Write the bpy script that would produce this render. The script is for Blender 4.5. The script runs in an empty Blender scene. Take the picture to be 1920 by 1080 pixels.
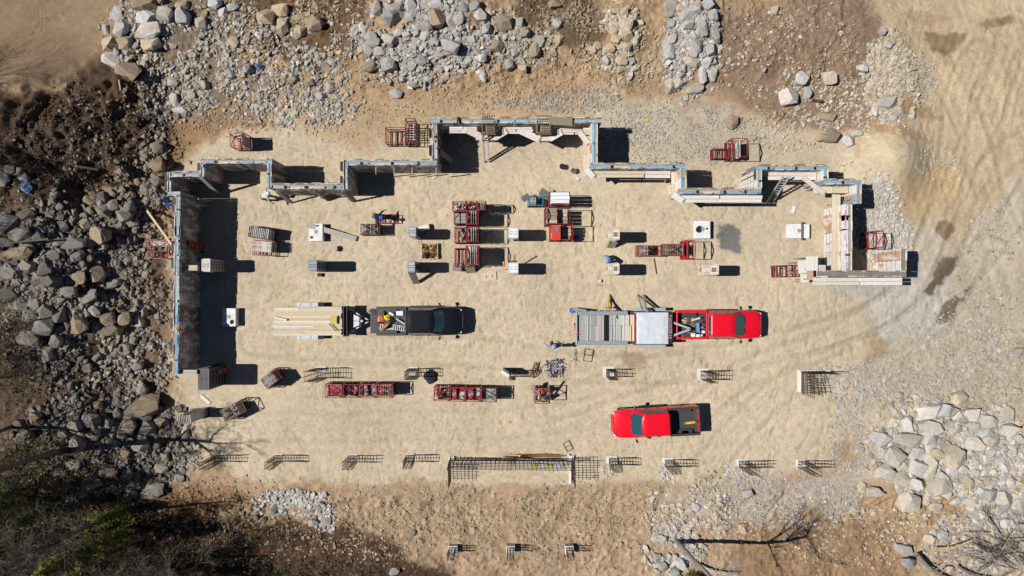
import bpy, bmesh, math, random
import numpy as np
from mathutils import Vector, Matrix
R = math.radians
PI = math.pi
rnd = random.Random(7)
rng = np.random.default_rng(11)
SC = bpy.context.scene
COL = SC.collection

# ---------------------------------------------------------------- camera, sky, sun, exposure
CAM_H, FPX = 45.0, 1280.0
cd = bpy.data.cameras.new('camera'); cam = bpy.data.objects.new('camera', cd); COL.objects.link(cam)
cam.location = (0, 0, CAM_H); cam.rotation_euler = (0, 0, 0)
cd.sensor_width = 36; cd.lens = 24; cd.clip_end = 2000
SC.camera = cam
SUN_EL = 50.0
w = bpy.data.worlds.new('World'); SC.world = w; w.use_nodes = True
nt = w.node_tree
sky = nt.nodes.new('ShaderNodeTexSky'); sky.sky_type = 'NISHITA'; sky.sun_disc = False
sky.sun_elevation = R(SUN_EL); sky.sun_rotation = R(-90); sky.air_density = 0.7; sky.dust_density = 0.0; sky.altitude = 2500
nt.links.new(sky.outputs[0], nt.nodes['Background'].inputs[0]); nt.nodes['Background'].inputs[1].default_value = 0.05
sd = bpy.data.lights.new('sun', 'SUN'); sd.energy = 5.0; sd.angle = R(0.5); sd.color = (1.0, 0.955, 0.89)
so = bpy.data.objects.new('sun', sd); COL.objects.link(so); so.location = (-60, 0, 70)
so.rotation_euler = (0, R(-(90 - SUN_EL)), 0)          # light travels towards +x, downwards
SC.view_settings.view_transform = 'Standard'; SC.view_settings.look = 'None'
SC.view_settings.exposure = 0.1; SC.view_settings.gamma = 1.0
SC.cycles.max_bounces = 5; SC.cycles.diffuse_bounces = 1; SC.cycles.glossy_bounces = 2

def lin(c): return tuple((v / 255 / 12.92) if v / 255 <= .04045 else ((v / 255 + .055) / 1.055) ** 2.4 for v in c)
GAIN = (1.35, 1.31, 1.27)
def D(r, g, b):                                         # albedo that shows as this sRGB colour when level and in full sun
    return tuple(min(.85, v / k) for v, k in zip(lin((r, g, b)), GAIN))
def P(px, py, z=0.0):                                   # point at height z seen at this place of the 1920 x 1080 photograph
    s = (CAM_H - z) / FPX
    return Vector(((px - 960) * s, (540 - py) * s, z))
def M(px): return px * CAM_H / FPX

# ---------------------------------------------------------------- materials
MATS = {}
def finish(name, rough=.8, metal=0., amt=.25, scale=6., bump=.0, stretch=(1, 1, 1), spec=.3, extra=None, objcol=False, bscale=None, coat=0):
    m = bpy.data.materials.new(name); m.use_nodes = True; t = m.node_tree; N = t.nodes; L = t.links
    bs = N['Principled BSDF']; bs.inputs['Roughness'].default_value = rough; bs.inputs['Metallic'].default_value = metal
    bs.inputs['Specular IOR Level'].default_value = spec
    if coat: bs.inputs['Coat Weight'].default_value = coat; bs.inputs['Coat Roughness'].default_value = .05
    if objcol:
        a = N.new('ShaderNodeObjectInfo'); base = a.outputs['Color']
    else:
        a = N.new('ShaderNodeAttribute'); a.attribute_name = 'Col'; base = a.outputs['Color']
    tc = N.new('ShaderNodeTexCoord'); mp = N.new('ShaderNodeMapping'); mp.inputs['Scale'].default_value = stretch
    L.new(tc.outputs['Object'], mp.inputs['Vector'])
    nz = N.new('ShaderNodeTexNoise'); nz.inputs['Scale'].default_value = scale; nz.inputs['Detail'].default_value = 6; nz.inputs['Roughness'].default_value = .65
    L.new(mp.outputs[0], nz.inputs['Vector'])
    mr = N.new('ShaderNodeMapRange'); mr.inputs['From Min'].default_value = .25; mr.inputs['From Max'].default_value = .75
    mr.inputs['To Min'].default_value = 1 - amt; mr.inputs['To Max'].default_value = 1 + amt
    L.new(nz.outputs['Fac'], mr.inputs['Value'])
    mx = N.new('ShaderNodeMix'); mx.data_type = 'RGBA'; mx.blend_type = 'MULTIPLY'; mx.inputs['Factor'].default_value = 1
    L.new(base, mx.inputs['A']); L.new(mr.outputs[0], mx.inputs['B']); out = mx.outputs['Result']
    if extra: out = extra(t, out, mp)
    L.new(out, bs.inputs['Base Color'])
    if bump:
        n2 = N.new('ShaderNodeTexNoise'); n2.inputs['Scale'].default_value = bscale or scale * 3; n2.inputs['Detail'].default_value = 5
        L.new(mp.outputs[0], n2.inputs['Vector'])
        b = N.new('ShaderNodeBump'); b.inputs['Strength'].default_value = bump; b.inputs['Distance'].default_value = .03
        L.new(n2.outputs['Fac'], b.inputs['Height']); L.new(b.outputs[0], bs.inputs['Normal'])
    MATS[name] = m
    return m
def stains(t, col, mp):                                 # cement splashes and rust on the form faces
    N = t.nodes; L = t.links
    tc = N.new('ShaderNodeTexCoord')
    def layer(col, sc, lo, hi, c, seed):
        m2 = N.new('ShaderNodeMapping'); m2.inputs['Scale'].default_value = sc; m2.inputs['Location'].default_value = (seed, seed * .7, 0)
        L.new(tc.outputs['Object'], m2.inputs['Vector'])
        n = N.new('ShaderNodeTexNoise'); n.inputs['Scale'].default_value = 1; n.inputs['Detail'].default_value = 5; n.inputs['Roughness'].default_value = .6
        L.new(m2.outputs[0], n.inputs['Vector'])
        r = N.new('ShaderNodeMapRange'); r.inputs['From Min'].default_value = lo; r.inputs['From Max'].default_value = hi; r.clamp = True
        L.new(n.outputs['Fac'], r.inputs['Value'])
        x = N.new('ShaderNodeMix'); x.data_type = 'RGBA'; L.new(r.outputs[0], x.inputs['Factor']); L.new(col, x.inputs['A']); x.inputs['B'].default_value = (*c, 1)
        return x.outputs['Result']
    col = layer(col, (3, 3, .9), .46, .6, (.62, .58, .54), 3.1)
    return layer(col, (1.3, 1.3, .8), .60, .66, (.42, .17, .06), 9.7)
finish('matte', .85, 0, .18, 5, .15)
finish('wood', .8, 0, .22, 4, .1, stretch=(1, 6, 1))
finish('steel', .5, .25, .18, 6)
finish('rust', .85, .1, .3, 10)
finish('paint', .5, 0, .32, 5, spec=.4)
finish('car_paint', .3, 0, .02, 2, spec=.35, coat=.35)
finish('plastic', .4, 0, .05, 5, spec=.5)
finish('rubber', .9, 0, .1, 9)
finish('fabric', .95, 0, .2, 12, .2)
finish('skin', .6, 0, .05, 12)
finish('form', .8, 0, .2, 3, .15, extra=stains)
finish('foam', .75, 0, .22, 4)
finish('concrete', .9, 0, .2, 3, .2)
finish('rock', .9, 0, .28, 2.2, .6, objcol=True, bscale=5)
finish('stone', .9, 0, .25, 3, .4)
finish('bark', .9, 0, .3, 5, .5, stretch=(1, 1, .4))
finish('leaf', .7, 0, .35, 1.5)
finish('tarp', .42, .0, .06, 2, .5, spec=.6, bscale=1.6)
g = bpy.data.materials.new('glass'); g.use_nodes = True
gb = g.node_tree.nodes['Principled BSDF']; gb.inputs['Base Color'].default_value = (.02, .07, .09, 1); gb.inputs['Roughness'].default_value = .08
gb.inputs['Specular IOR Level'].default_value = .8; MATS['glass'] = g

# ---------------------------------------------------------------- mesh helper
class MB:
    def __init__(s, col=(.5, .5, .5)): s.v = []; s.f = []; s.c = []; s.col = col
    def add(s, vs, fs, col=None):
        o = len(s.v); s.v.extend([tuple(p) for p in vs]); c = col or s.col
        for f in fs: s.f.append(tuple(i + o for i in f)); s.c.append(c)
        return s
    def box(s, c, d, rz=0., col=None, mat=None):
        hx, hy, hz = d[0] / 2, d[1] / 2, d[2] / 2
        pts = [Vector((x, y, z)) for z in (-hz, hz) for y in (-hy, hy) for x in (-hx, hx)]
        m = mat or Matrix.Rotation(rz, 3, 'Z')
        pts = [m @ p + Vector(c) for p in pts]
        return s.add(pts, [(0, 2, 3, 1), (4, 5, 7, 6), (0, 1, 5, 4), (2, 6, 7, 3), (0, 4, 6, 2), (1, 3, 7, 5)], col)
    def bar(s, a, b, wd, ht=None, col=None):              # rectangular bar from a to b
        a = Vector(a); b = Vector(b); d = b - a; L = d.length
        if L < 1e-6: return s
        x = d / L; up = Vector((0, 0, 1)) if abs(x.z) < .95 else Vector((0, 1, 0))
        y = up.cross(x).normalized(); z = x.cross(y)
        m = Matrix((x, y, z)).transposed()
        return s.box((a + b) / 2, (L, wd, ht or wd), col=col, mat=m)
    def tube(s, a, b, r0, r1=None, n=6, col=None, cap=True):
        a = Vector(a); b = Vector(b); d = b - a
        if d.length < 1e-6: return s
        x = d.normalized(); up = Vector((0, 0, 1)) if abs(x.z) < .95 else Vector((0, 1, 0))
        u = up.cross(x).normalized(); v = x.cross(u); r1 = r0 if r1 is None else r1
        vs = []
        for (p, r) in ((a, r0), (b, r1)):
            for i in range(n):
                t = 2 * PI * i / n; vs.append(p + u * (r * math.cos(t)) + v * (r * math.sin(t)))
        fs = [(i, (i + 1) % n, n + (i + 1) % n, n + i) for i in range(n)]
        if cap: fs += [tuple(range(n - 1, -1, -1)), tuple(range(n, 2 * n))]
        return s.add(vs, fs, col)
    def lathe(s, prof, c=(0, 0, 0), n=16, col=None):
        vs = []; fs = []; c = Vector(c)
        for (r, z) in prof:
            for i in range(n): vs.append(c + Vector((r * math.cos(2 * PI * i / n), r * math.sin(2 * PI * i / n), z)))
        for k in range(len(prof) - 1):
            for i in range(n): fs.append((k * n + i, k * n + (i + 1) % n, (k + 1) * n + (i + 1) % n, (k + 1) * n + i))
        fs.append(tuple(range(n - 1, -1, -1))); fs.append(tuple(range((len(prof) - 1) * n, len(prof) * n)))
        return s.add(vs, fs, col)
    def prism(s, poly, z0, z1, col=None):
        n = len(poly); vs = [(x, y, z0) for x, y in poly] + [(x, y, z1) for x, y in poly]
        return s.add(vs, [tuple(range(n - 1, -1, -1)), tuple(range(n, 2 * n))] + [(i, (i + 1) % n, n + (i + 1) % n, n + i) for i in range(n)], col)
    def grid(s, rows, col=None, closed=False):             # rows of points, equal length
        n = len(rows[0]); vs = [p for r in rows for p in r]; fs = []
        for k in range(len(rows) - 1):
            for i in range(n if closed else n - 1):
                j = (i + 1) % n; fs.append((k * n + i, k * n + j, (k + 1) * n + j, (k + 1) * n + i))
        return s.add(vs, fs, col)
    def mesh(s, name, mat, smooth=False):
        me = bpy.data.meshes.new(name); me.from_pydata(s.v, [], s.f)
        a = me.attributes.new('Col', 'FLOAT_COLOR', 'FACE')
        a.data.foreach_set('color', np.array([(*c[:3], 1.) for c in s.c], dtype=np.float32).ravel())
        me.materials.append(MATS[mat] if isinstance(mat, str) else mat)
        if smooth: me.polygons.foreach_set('use_smooth', [True] * len(me.polygons)); me.set_sharp_from_angle(angle=R(20))
        return me
    def build(s, name, mat, parent=None, smooth=False, bevel=0., label=None):
        me = s.mesh(name, mat, smooth); o = bpy.data.objects.new(name, me); COL.objects.link(o)
        if parent: o.parent = parent
        if bevel:
            b = o.modifiers.new('bevel', 'BEVEL'); b.width = bevel; b.segments = 2; b.limit_method = 'ANGLE'; b.angle_limit = R(35)
        if label: o['label'] = label
        return o
USED = {}
def tag(o, label, cat, group=None, kind=None):
    n = len(label.split())
    if not 4 <= n <= 16: print('LABEL LENGTH', n, label)
    if label in USED and not (group and USED[label] == group): print('DUP LABEL', label)
    USED[label] = group
    o['label'] = label; o['category'] = cat
    if group: o['group'] = group
    if kind: o['kind'] = kind
    return o
def thing(name, label, cat, loc=(0, 0, 0), rz=0., group=None):
    o = bpy.data.objects.new(name, None); COL.objects.link(o); o.location = loc; o.rotation_euler = (0, 0, rz); o.empty_display_size = .2
    return tag(o, label, cat, group)
def inst(src, loc=(0, 0, 0), rot=(0, 0, 0), scale=(1, 1, 1), parent=None):
    c = src.copy(); COL.objects.link(c); c.location = loc; c.rotation_euler = rot; c.scale = scale; c.parent = parent
    return c

# ---------------------------------------------------------------- noise for the terrain
TAB = rng.random((256, 256)).astype(np.float32)
def vnoise(x, y, seed=0):
    x = x + seed * 37.3; y = y + seed * 91.7
    xi = np.floor(x).astype(int); yi = np.floor(y).astype(int); fx = x - xi; fy = y - yi
    fx = fx ** 3 * (fx * (fx * 6 - 15) + 10); fy = fy ** 3 * (fy * (fy * 6 - 15) + 10)
    h = lambda a, b: TAB[a % 256, b % 256]
    return (h(xi, yi) * (1 - fx) + h(xi + 1, yi) * fx) * (1 - fy) + (h(xi, yi + 1) * (1 - fx) + h(xi + 1, yi + 1) * fx) * fy
def fbm(x, y, f, o=4, seed=0, gain=.5):
    s = 0; a = 1; t = 0
    for k in range(o):
        s = s + a * vnoise(x * f, y * f, seed + k * 3); t += a; a *= gain; f *= 2.03
    return s / t
def sstep(a, b, x):
    t = np.clip((x - a) / (b - a), 0, 1); return t * t * (3 - 2 * t)
# ---------------------------------------------------------------- the ground: one sheet, fine near the site, coarse to the horizon
def axis(lim, step, far=500):
    a = list(np.arange(0, lim, step)); s = step
    while a[-1] < far: s *= 1.25; a.append(a[-1] + s)
    a = np.array(a); return np.concatenate([-a[:0:-1], a])
GX = axis(36.5, .085); GY = axis(21.5, .085)
XX, YY = np.meshgrid(GX, GY)
U = 960 + XX * FPX / CAM_H; V = 540 - YY * FPX / CAM_H
def blob(u, v, cu, cv, ru, rv): return np.exp(-(((u - cu) / ru) ** 2 + ((v - cv) / rv) ** 2))
WU = U + 26 * (fbm(XX, YY, .35, 3, 1) - .5) * 2; WV = V + 26 * (fbm(XX, YY, .35, 3, 2) - .5) * 2
H = np.zeros_like(XX)
left = sstep(335, 70, WU) * sstep(40, 190, V) * sstep(1010, 860, V)
H += 2.7 * left
H += .9 * sstep(205, 60, WV) * sstep(150, 300, U) * sstep(1720, 1560, U)
for (cu, cv, ru, rv, h) in ((250, 60, 90, 80, .6), (800, 50, 130, 80, 1.0), (1165, 70, 45, 60, .5), (1295, 60, 50, 110, .7), (1470, 130, 130, 90, .5), (1680, 160, 45, 110, .6),
                            (1665, 312, 62, 62, 1.3), (120, 480, 130, 150, .7), (170, 830, 140, 80, .6), (1740, 850, 100, 90, .35), (270, 300, 60, 90, .5), (200, 270, 110, 70, .9), (60, 250, 80, 70, .6)):
    H += h * blob(U, V, cu, cv, ru, rv)
H -= .5 * sstep(915, 960, WV) * sstep(330, 480, U)
rough = np.clip(sstep(345, 300, WU) * sstep(150, 210, V + U * .0) + sstep(190, 140, WV) * sstep(190, 260, U) * sstep(1650, 1560, U) + sstep(915, 940, WV) + .5 * sstep(1600, 1680, U) * sstep(600, 660, V), 0, 1)
topsoil = sstep(330, 270, WU) * sstep(180, 250, WV + .5 * (U - 40)) * sstep(560, 440, V)
clod = fbm(XX, YY, 3.4, 3, 6) - .5
H += rough * (.40 * (fbm(XX, YY, .9, 5, 5) - .5) + .12 * clod + .09 * sstep(.62, .8, vnoise(XX * 5.2, YY * 5.2, 7)))
H += topsoil * (1.5 * (np.abs(fbm(XX + 2 * fbm(XX, YY, .3, 2, 14), YY, .42, 4, 8) - .5) * 2 - .2) + .22 * (vnoise(XX * 2.4, YY * 2.4, 15) - .5))
sand = 1 - rough
H += sand * .016 * (fbm(XX, YY, 1.1, 3, 9) - .5)
wx = XX + .5 * (fbm(XX, YY, 1.3, 3, 23) - .5); wy = YY + .9 * (fbm(XX, YY, 1.1, 3, 24) - .5); ang = 1.1 * (fbm(XX, YY, .12, 2, 25) - .5)
ra, rb = wx + wy * ang, wy - wx * ang
foot = np.maximum(sstep(.74, .9, vnoise(ra * 7.6, rb * 3.6, 21)), .8 * sstep(.78, .92, vnoise(ra * 6.1 + rb * .9, rb * 5.3, 26))) * sstep(.30, .55, fbm(XX, YY, .22, 3, 22))
H -= sand * foot * .042
H += sand * .012 * (fbm(ra, rb, 2.6, 3, 27) - .5)
ruts = np.sin((U * .86 + V * .28) * .42 + 5 * fbm(XX, YY, .15, 2, 30)) * sstep(1560, 1760, U) * sstep(560, 300, V) * sstep(.38, .6, fbm(XX, YY, .3, 2, 31))
H += .012 * ruts
tread = np.sin((V * .8 - U * .5 + np.abs(((U * .55 + V * .75) % 50) - 25) * 1.0) * .85) * sstep(185, 150, U + V * .15) * sstep(175, 120, V) * sstep(.35, .6, fbm(XX, YY, .22, 2, 40))
H += .04 * tread
TRK = np.zeros_like(XX)
def track(pts, wd=5.5, gap=26, k=1.):
    """wheel ruts of a vehicle along a curve: two shallow grooves with squeezed up edges"""
    global TRK
    pts = [np.array(p, float) for p in pts]; q = []
    for i in range(len(pts) - 1):
        p0 = pts[max(i - 1, 0)]; p1, p2 = pts[i], pts[i + 1]; p3 = pts[min(i + 2, len(pts) - 1)]
        for t in np.linspace(0, 1, 7)[:-1]: q.append(.5 * (2 * p1 + (p2 - p0) * t + (2 * p0 - 5 * p1 + 4 * p2 - p3) * t * t + (3 * p1 - p0 - 3 * p2 + p3) * t ** 3))
    q.append(pts[-1]); q = np.array(q); lo, hi = q.min(0) - 40, q.max(0) + 40
    sel = np.where((U > lo[0]) & (U < hi[0]) & (V > lo[1]) & (V < hi[1]) & (np.abs(XX) < 36.6) & (np.abs(YY) < 21.6)); uu = U[sel]; vv = V[sel]; best = np.full(uu.shape, 1e9); sd = np.zeros(uu.shape)
    for i in range(len(q) - 1):
        e = q[i + 1] - q[i]; L2 = e @ e + 1e-9; t = np.clip(((uu - q[i][0]) * e[0] + (vv - q[i][1]) * e[1]) / L2, 0, 1); dx = uu - q[i][0] - t * e[0]; dy = vv - q[i][1] - t * e[1]; d = np.sqrt(dx * dx + dy * dy)
        m_ = d < best; best[m_] = d[m_]; sd[m_] = (np.sign(dx * e[1] - dy * e[0]) * d)[m_]
    off = np.abs(np.abs(sd) - gap); v = np.exp(-(off / wd) ** 2) - .45 * np.exp(-((off - wd * 1.7) / (wd * .6)) ** 2)
    TRK[sel] += k * v * (.45 + .9 * vnoise(uu * .09, vv * .09, 33))
for tr in ([(1960, 240), (1850, 330), (1760, 480), (1650, 590), (1440, 655), (1250, 690), (1050, 760)], [(1900, 60), (1860, 200), (1800, 330), (1700, 540), (1560, 640), (1400, 700), (1290, 790)], [(1840, 100), (1800, 170), (1790, 260), (1770, 380), (1690, 560), (1500, 640)],
           [(1960, 330), (1840, 480), (1700, 620), (1480, 720), (1330, 870)], [(1760, 120), (1830, 260), (1850, 420), (1760, 600)], [(1920, 130), (1900, 300), (1840, 420)], [(920, 560), (870, 620), (830, 660), (700, 700), (540, 720)], [(1300, 690), (1100, 690), (900, 660), (700, 655), (480, 640)], [(430, 800), (700, 800), (1000, 790), (1150, 760)]):
    track(tr, k=1. if tr[0][0] > 1000 else .5)
H -= .024 * TRK * (1 - .7 * rough)
far = np.maximum(np.abs(XX) - 36, 0) + np.maximum(np.abs(YY) - 21, 0)
H *= np.exp(-far / 40)
PU = 960 + XX * FPX / (CAM_H - H); PV = 540 - YY * FPX / (CAM_H - H)     # where each point lies on the site plan
SX = np.searchsorted; 
def hz(x, y):
    i = min(max(int(SX(GX, x)) - 1, 0), len(GX) - 2); j = min(max(int(SX(GY, y)) - 1, 0), len(GY) - 2)
    fx = (x - GX[i]) / (GX[i + 1] - GX[i]); fy = (y - GY[j]) / (GY[j + 1] - GY[j])
    return float((H[j, i] * (1 - fx) + H[j, i + 1] * fx) * (1 - fy) + (H[j + 1, i] * (1 - fx) + H[j + 1, i + 1] * fx) * fy)
def hzv(x, y):
    i = np.clip(np.searchsorted(GX, x) - 1, 0, len(GX) - 2); j = np.clip(np.searchsorted(GY, y) - 1, 0, len(GY) - 2)
    fx = (x - GX[i]) / (GX[i + 1] - GX[i]); fy = (y - GY[j]) / (GY[j + 1] - GY[j])
    return (H[j, i] * (1 - fx) + H[j, i + 1] * fx) * (1 - fy) + (H[j + 1, i] * (1 - fx) + H[j + 1, i + 1] * fx) * fy
def G(px, py, dz=0.):                                    # point on the ground at this place of the plan
    z = 0.
    for _ in range(5):
        p = P(px, py, z); z = hz(p.x, p.y)
    return Vector((p.x, p.y, z + dz))

n1 = fbm(XX, YY, .45, 5, 50) - .5; n2 = fbm(XX, YY, 2.2, 4, 51) - .5; n3 = fbm(XX, YY, .14, 3, 52) - .5; n4 = fbm(XX, YY, 5.5, 2, 53) - .5
def poly(pts, feather=14, warp=34):
    """soft ragged mask of a polygon given on the plan"""
    pts = np.array(pts, float); inside = np.zeros(PU.shape, bool); d2 = np.full(PU.shape, 1e12)
    for k in range(len(pts)):
        x0, y0 = pts[k]; x1, y1 = pts[(k + 1) % len(pts)]
        c = ((y0 > PV) != (y1 > PV)) & (PU < (x1 - x0) * (PV - y0) / ((y1 - y0) or 1e-9) + x0); inside ^= c
        ex, ey = x1 - x0, y1 - y0; t = np.clip(((PU - x0) * ex + (PV - y0) * ey) / (ex * ex + ey * ey + 1e-9), 0, 1)
        d2 = np.minimum(d2, (PU - x0 - t * ex) ** 2 + (PV - y0 - t * ey) ** 2)
    d = np.sqrt(d2) * np.where(inside, 1, -1)
    return sstep(-feather * .8, feather * .8, d + warp * 2 * n1 + warp * 1.2 * n2 + warp * .7 * n4)
C = np.empty(XX.shape + (3,)); C[:] = D(184, 154, 121)
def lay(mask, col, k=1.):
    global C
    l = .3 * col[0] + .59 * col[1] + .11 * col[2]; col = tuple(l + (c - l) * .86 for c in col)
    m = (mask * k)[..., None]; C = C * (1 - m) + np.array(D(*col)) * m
BIG = 5000
SANDC = (213, 191, 158)
lay(poly([(340, 205), (700, 190), (1000, 175), (1340, 205), (1600, 250), (1660, 420), (1640, 640), (1560, 880), (1400, 910), (1150, 905), (960, 935), (800, 905), (480, 915), (350, 830), (315, 700), (318, 330)], 22, 22), SANDC)
lay(poly([(500, 120), (1100, 110), (1100, 215), (820, 235), (680, 280), (560, 235)], 20, 30), (192, 156, 114), .75)
lay(poly([(1560, -200), (BIG, -200), (BIG, 560), (1720, 640), (1640, 420), (1700, 250), (1640, 110)], 25, 30), (205, 178, 140))
lay(poly([(1590, 560), (1780, 440), (1960, 300), (BIG, 300), (BIG, BIG), (1560, BIG), (1580, 800), (1640, 640)], 30, 40), (196, 178, 152))
lay(poly([(1640, 400), (1780, 420), (1790, 560), (1660, 600)], 14, 26), (200, 186, 164), .8)
lay(poly([(1610, 540), (1770, 500), (1790, 570), (1720, 650), (1650, 640)], 12, 24), (204, 194, 176), .85)
lay(poly([(1150, 180), (1420, 205), (1450, 290), (1320, 320), (1200, 285), (1130, 230)], 25, 40), (198, 180, 152), .8)
lay(poly([(1320, 40), (1480, 0), (1600, -50), (1680, 120), (1700, 210), (1620, 240), (1520, 240), (1400, 205), (1330, 140)], 12, 18), (156, 126, 101))
lay(poly([(960, -30), (1100, -30), (1150, 60), (1110, 105), (1010, 60), (960, 40)], 12, 16), (116, 94, 70))
lay(poly([(440, -30), (690, -30), (690, 60), (660, 110), (600, 130), (500, 100), (420, 60)], 14, 20), (118, 90, 64))
lay(poly([(200, -100), (450, -100), (470, 100), (520, 180), (400, 215), (300, 215), (200, 130)], 18, 26), (140, 120, 100))
lay(poly([(-BIG, -BIG), (200, -BIG), (215, 90), (170, 160), (-BIG, 240)], 14, 12), (152, 125, 95))
lay(poly([(-BIG, 185), (110, 170), (190, 110), (240, 130), (320, 195), (345, 240), (310, 330), (250, 360), (180, 350), (120, 400), (-BIG, 400)], 14, 16), (96, 74, 56))
lay(poly([(310, 215), (500, 190), (510, 235), (380, 260), (330, 300)], 14, 20), (170, 128, 84), .9)
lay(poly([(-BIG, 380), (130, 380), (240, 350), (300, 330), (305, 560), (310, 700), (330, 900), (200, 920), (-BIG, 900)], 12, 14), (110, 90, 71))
lay(poly([(250, 540), (320, 520), (315, 640), (270, 680)], 14, 20), (150, 122, 94))
lay(poly([(335, 900), (480, 905), (560, 930), (760, 910), (1080, 912), (1240, 905), (1330, 930), (1700, 900), (1800, 920), (1780, BIG), (300, BIG), (300, 950)], 9, 16), (188, 156, 122))
lay(poly([(1250, 930), (1420, 890), (1580, 880), (1620, 960), (1420, 1000), (1300, 980)], 18, 34), (190, 172, 150), .75)
lay(poly([(1620, 930), (1760, 900), (1820, 960), (1700, 1010), (1640, 1000)], 16, 22), (186, 148, 104), .8)
lay(poly([(1380, 985), (1500, 960), (1700, 985), (1700, BIG), (1320, BIG)], 14, 30), (150, 112, 74), .7)
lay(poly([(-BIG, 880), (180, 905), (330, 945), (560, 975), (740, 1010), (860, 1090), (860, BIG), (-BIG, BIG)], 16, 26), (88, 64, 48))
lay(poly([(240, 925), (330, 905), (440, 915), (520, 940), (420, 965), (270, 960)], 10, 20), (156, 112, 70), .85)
lay(poly([(1612, 262), (1650, 245), (1720, 262), (1735, 320), (1700, 370), (1640, 372), (1608, 330)], 10, 16), (208, 186, 150))
lay(poly([(1690, 320), (1790, 310), (1780, 370), (1730, 420), (1690, 400)], 12, 24), (206, 172, 126), .8)
for pts, col, k in (([(1738, 62), (1790, 60), (1812, 64), (1790, 100), (1770, 118), (1750, 92)], (150, 120, 88), .9), ([(1826, 46), (1850, 36), (1892, 30), (1900, 40), (1850, 56)], (158, 126, 92), .9),
                    ([(1700, 28), (1760, 25), (1790, 35), (1740, 52)], (182, 146, 108), .6), ([(1812, 90), (1835, 98), (1830, 108)], (160, 128, 95), .8), ([(1700, 195), (1770, 218), (1765, 226), (1705, 205)], (176, 140, 102), .8),
                    ([(1690, 235), (1760, 270), (1735, 270)], (180, 142, 102), .7), ([(1752, 420), (1775, 410), (1800, 425), (1780, 460), (1755, 445)], (152, 126, 96), 1.), ([(1735, 545), (1765, 475), (1800, 478), (1800, 500), (1770, 530), (1745, 560)], (118, 102, 82), 1.),
                    ([(1760, 600), (1790, 540), (1810, 560), (1775, 602)], (126, 110, 90), 1.), ([(1792, 548), (1825, 535), (1820, 552)], (122, 104, 84), 1.),
                    ([(1347, 420), (1380, 418), (1390, 440), (1388, 475), (1350, 470), (1342, 440)], (126, 122, 116), 1.), ([(1170, 658), (1205, 660), (1215, 690), (1180, 695), (1160, 670)], (176, 150, 118), .75),
                    ([(765, 470), (785, 470), (785, 495), (765, 495)], (176, 164, 142), .7), ([(588, 480), (612, 480), (612, 492), (588, 492)], (176, 164, 142), .6), ([(1040, 195), (1060, 195), (1060, 212), (1042, 212)], (160, 152, 138), .7),
                    ([(1555, 528), (1700, 538), (1680, 560), (1560, 548)], (178, 172, 162), .6)):
    lay(poly(pts, 5, 12), col, k)
shade_v = 1 + .22 * n1 + .26 * n2 + .18 * n3
gr = fbm(XX, YY, 6.5, 2, 60) - .5
C *= (shade_v + .32 * gr)[..., None]
C *= (1 - .16 * foot * sand)[..., None]
C *= (1 - .13 * np.clip(TRK, -.4, 1.2) * (1 - rough))[..., None]
C *= (1 - .12 * np.clip(tread, -.6, 1))[..., None]                 # tread bars darker, grooves between them paler
strk = vnoise((XX * .94 + YY * .34) * 5, (YY * .94 - XX * .34) * .35, 71) - .5
C *= (1 + .22 * strk * sstep(1560, 1700, PU) * sstep(640, 560, PV))[..., None]
C *= (1 + .6 * np.clip(clod, -.3, .3) * rough)[..., None]
C = np.clip(C, .008, .9)
NX, NY = len(GX), len(GY)
me = bpy.data.meshes.new('ground')
me.vertices.add(NX * NY); me.vertices.foreach_set('co', np.stack([XX, YY, H], -1).astype(np.float32).ravel())
ii = (np.arange(NY - 1)[:, None] * NX + np.arange(NX - 1)[None]).ravel()
q = np.stack([ii, ii + 1, ii + 1 + NX, ii + NX], -1)
me.loops.add(q.size); me.polygons.add(len(q)); me.loops.foreach_set('vertex_index', q.ravel().astype(np.int32))
me.polygons.foreach_set('loop_start', np.arange(0, q.size, 4, dtype=np.int32)); me.update(calc_edges=True)
me.polygons.foreach_set('use_smooth', [True] * len(q))
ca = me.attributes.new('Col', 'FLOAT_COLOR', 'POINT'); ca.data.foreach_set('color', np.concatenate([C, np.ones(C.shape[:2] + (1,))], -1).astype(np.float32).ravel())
finish('earth', .95, 0, .2, 11, .6, spec=.15, bscale=16)
me.materials.append(MATS['earth'])
ground = bpy.data.objects.new('ground', me); COL.objects.link(ground); ground['kind'] = 'structure'; ground['label'] = 'pale trampled sand pad ringed by brown dirt and spoil'
def in_walls(x, y): return False
# ---------------------------------------------------------------- rocks
def rock_template(seed, n=16, boxy=.5):
    r = random.Random(seed); bm = bmesh.new()
    for _ in range(n):
        v = Vector((r.gauss(0, 1), r.gauss(0, 1), r.gauss(0, 1))).normalized()
        k = 1 / max(abs(v.x), abs(v.y), abs(v.z)); v = v * (1 + boxy * (k - 1)) * r.uniform(.82, 1.05)
        bm.verts.new(v)
    bmesh.ops.convex_hull(bm, input=bm.verts)
    bmesh.ops.delete(bm, geom=[v for v in bm.verts if not v.link_faces], context='VERTS')
    v = [x.co for x in bm.verts]
    lo = [min(p[i] for p in v) for i in range(3)]; hi = [max(p[i] for p in v) for i in range(3)]
    for x in bm.verts: x.co = Vector([(x.co[i] - (lo[i] + hi[i]) / 2) / (hi[i] - lo[i]) * 2 for i in range(3)])
    bm.verts.index_update()
    out = ([tuple(x.co) for x in bm.verts], [tuple(p.index for p in f.verts) for f in bm.faces]); bm.free()
    return out
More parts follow.
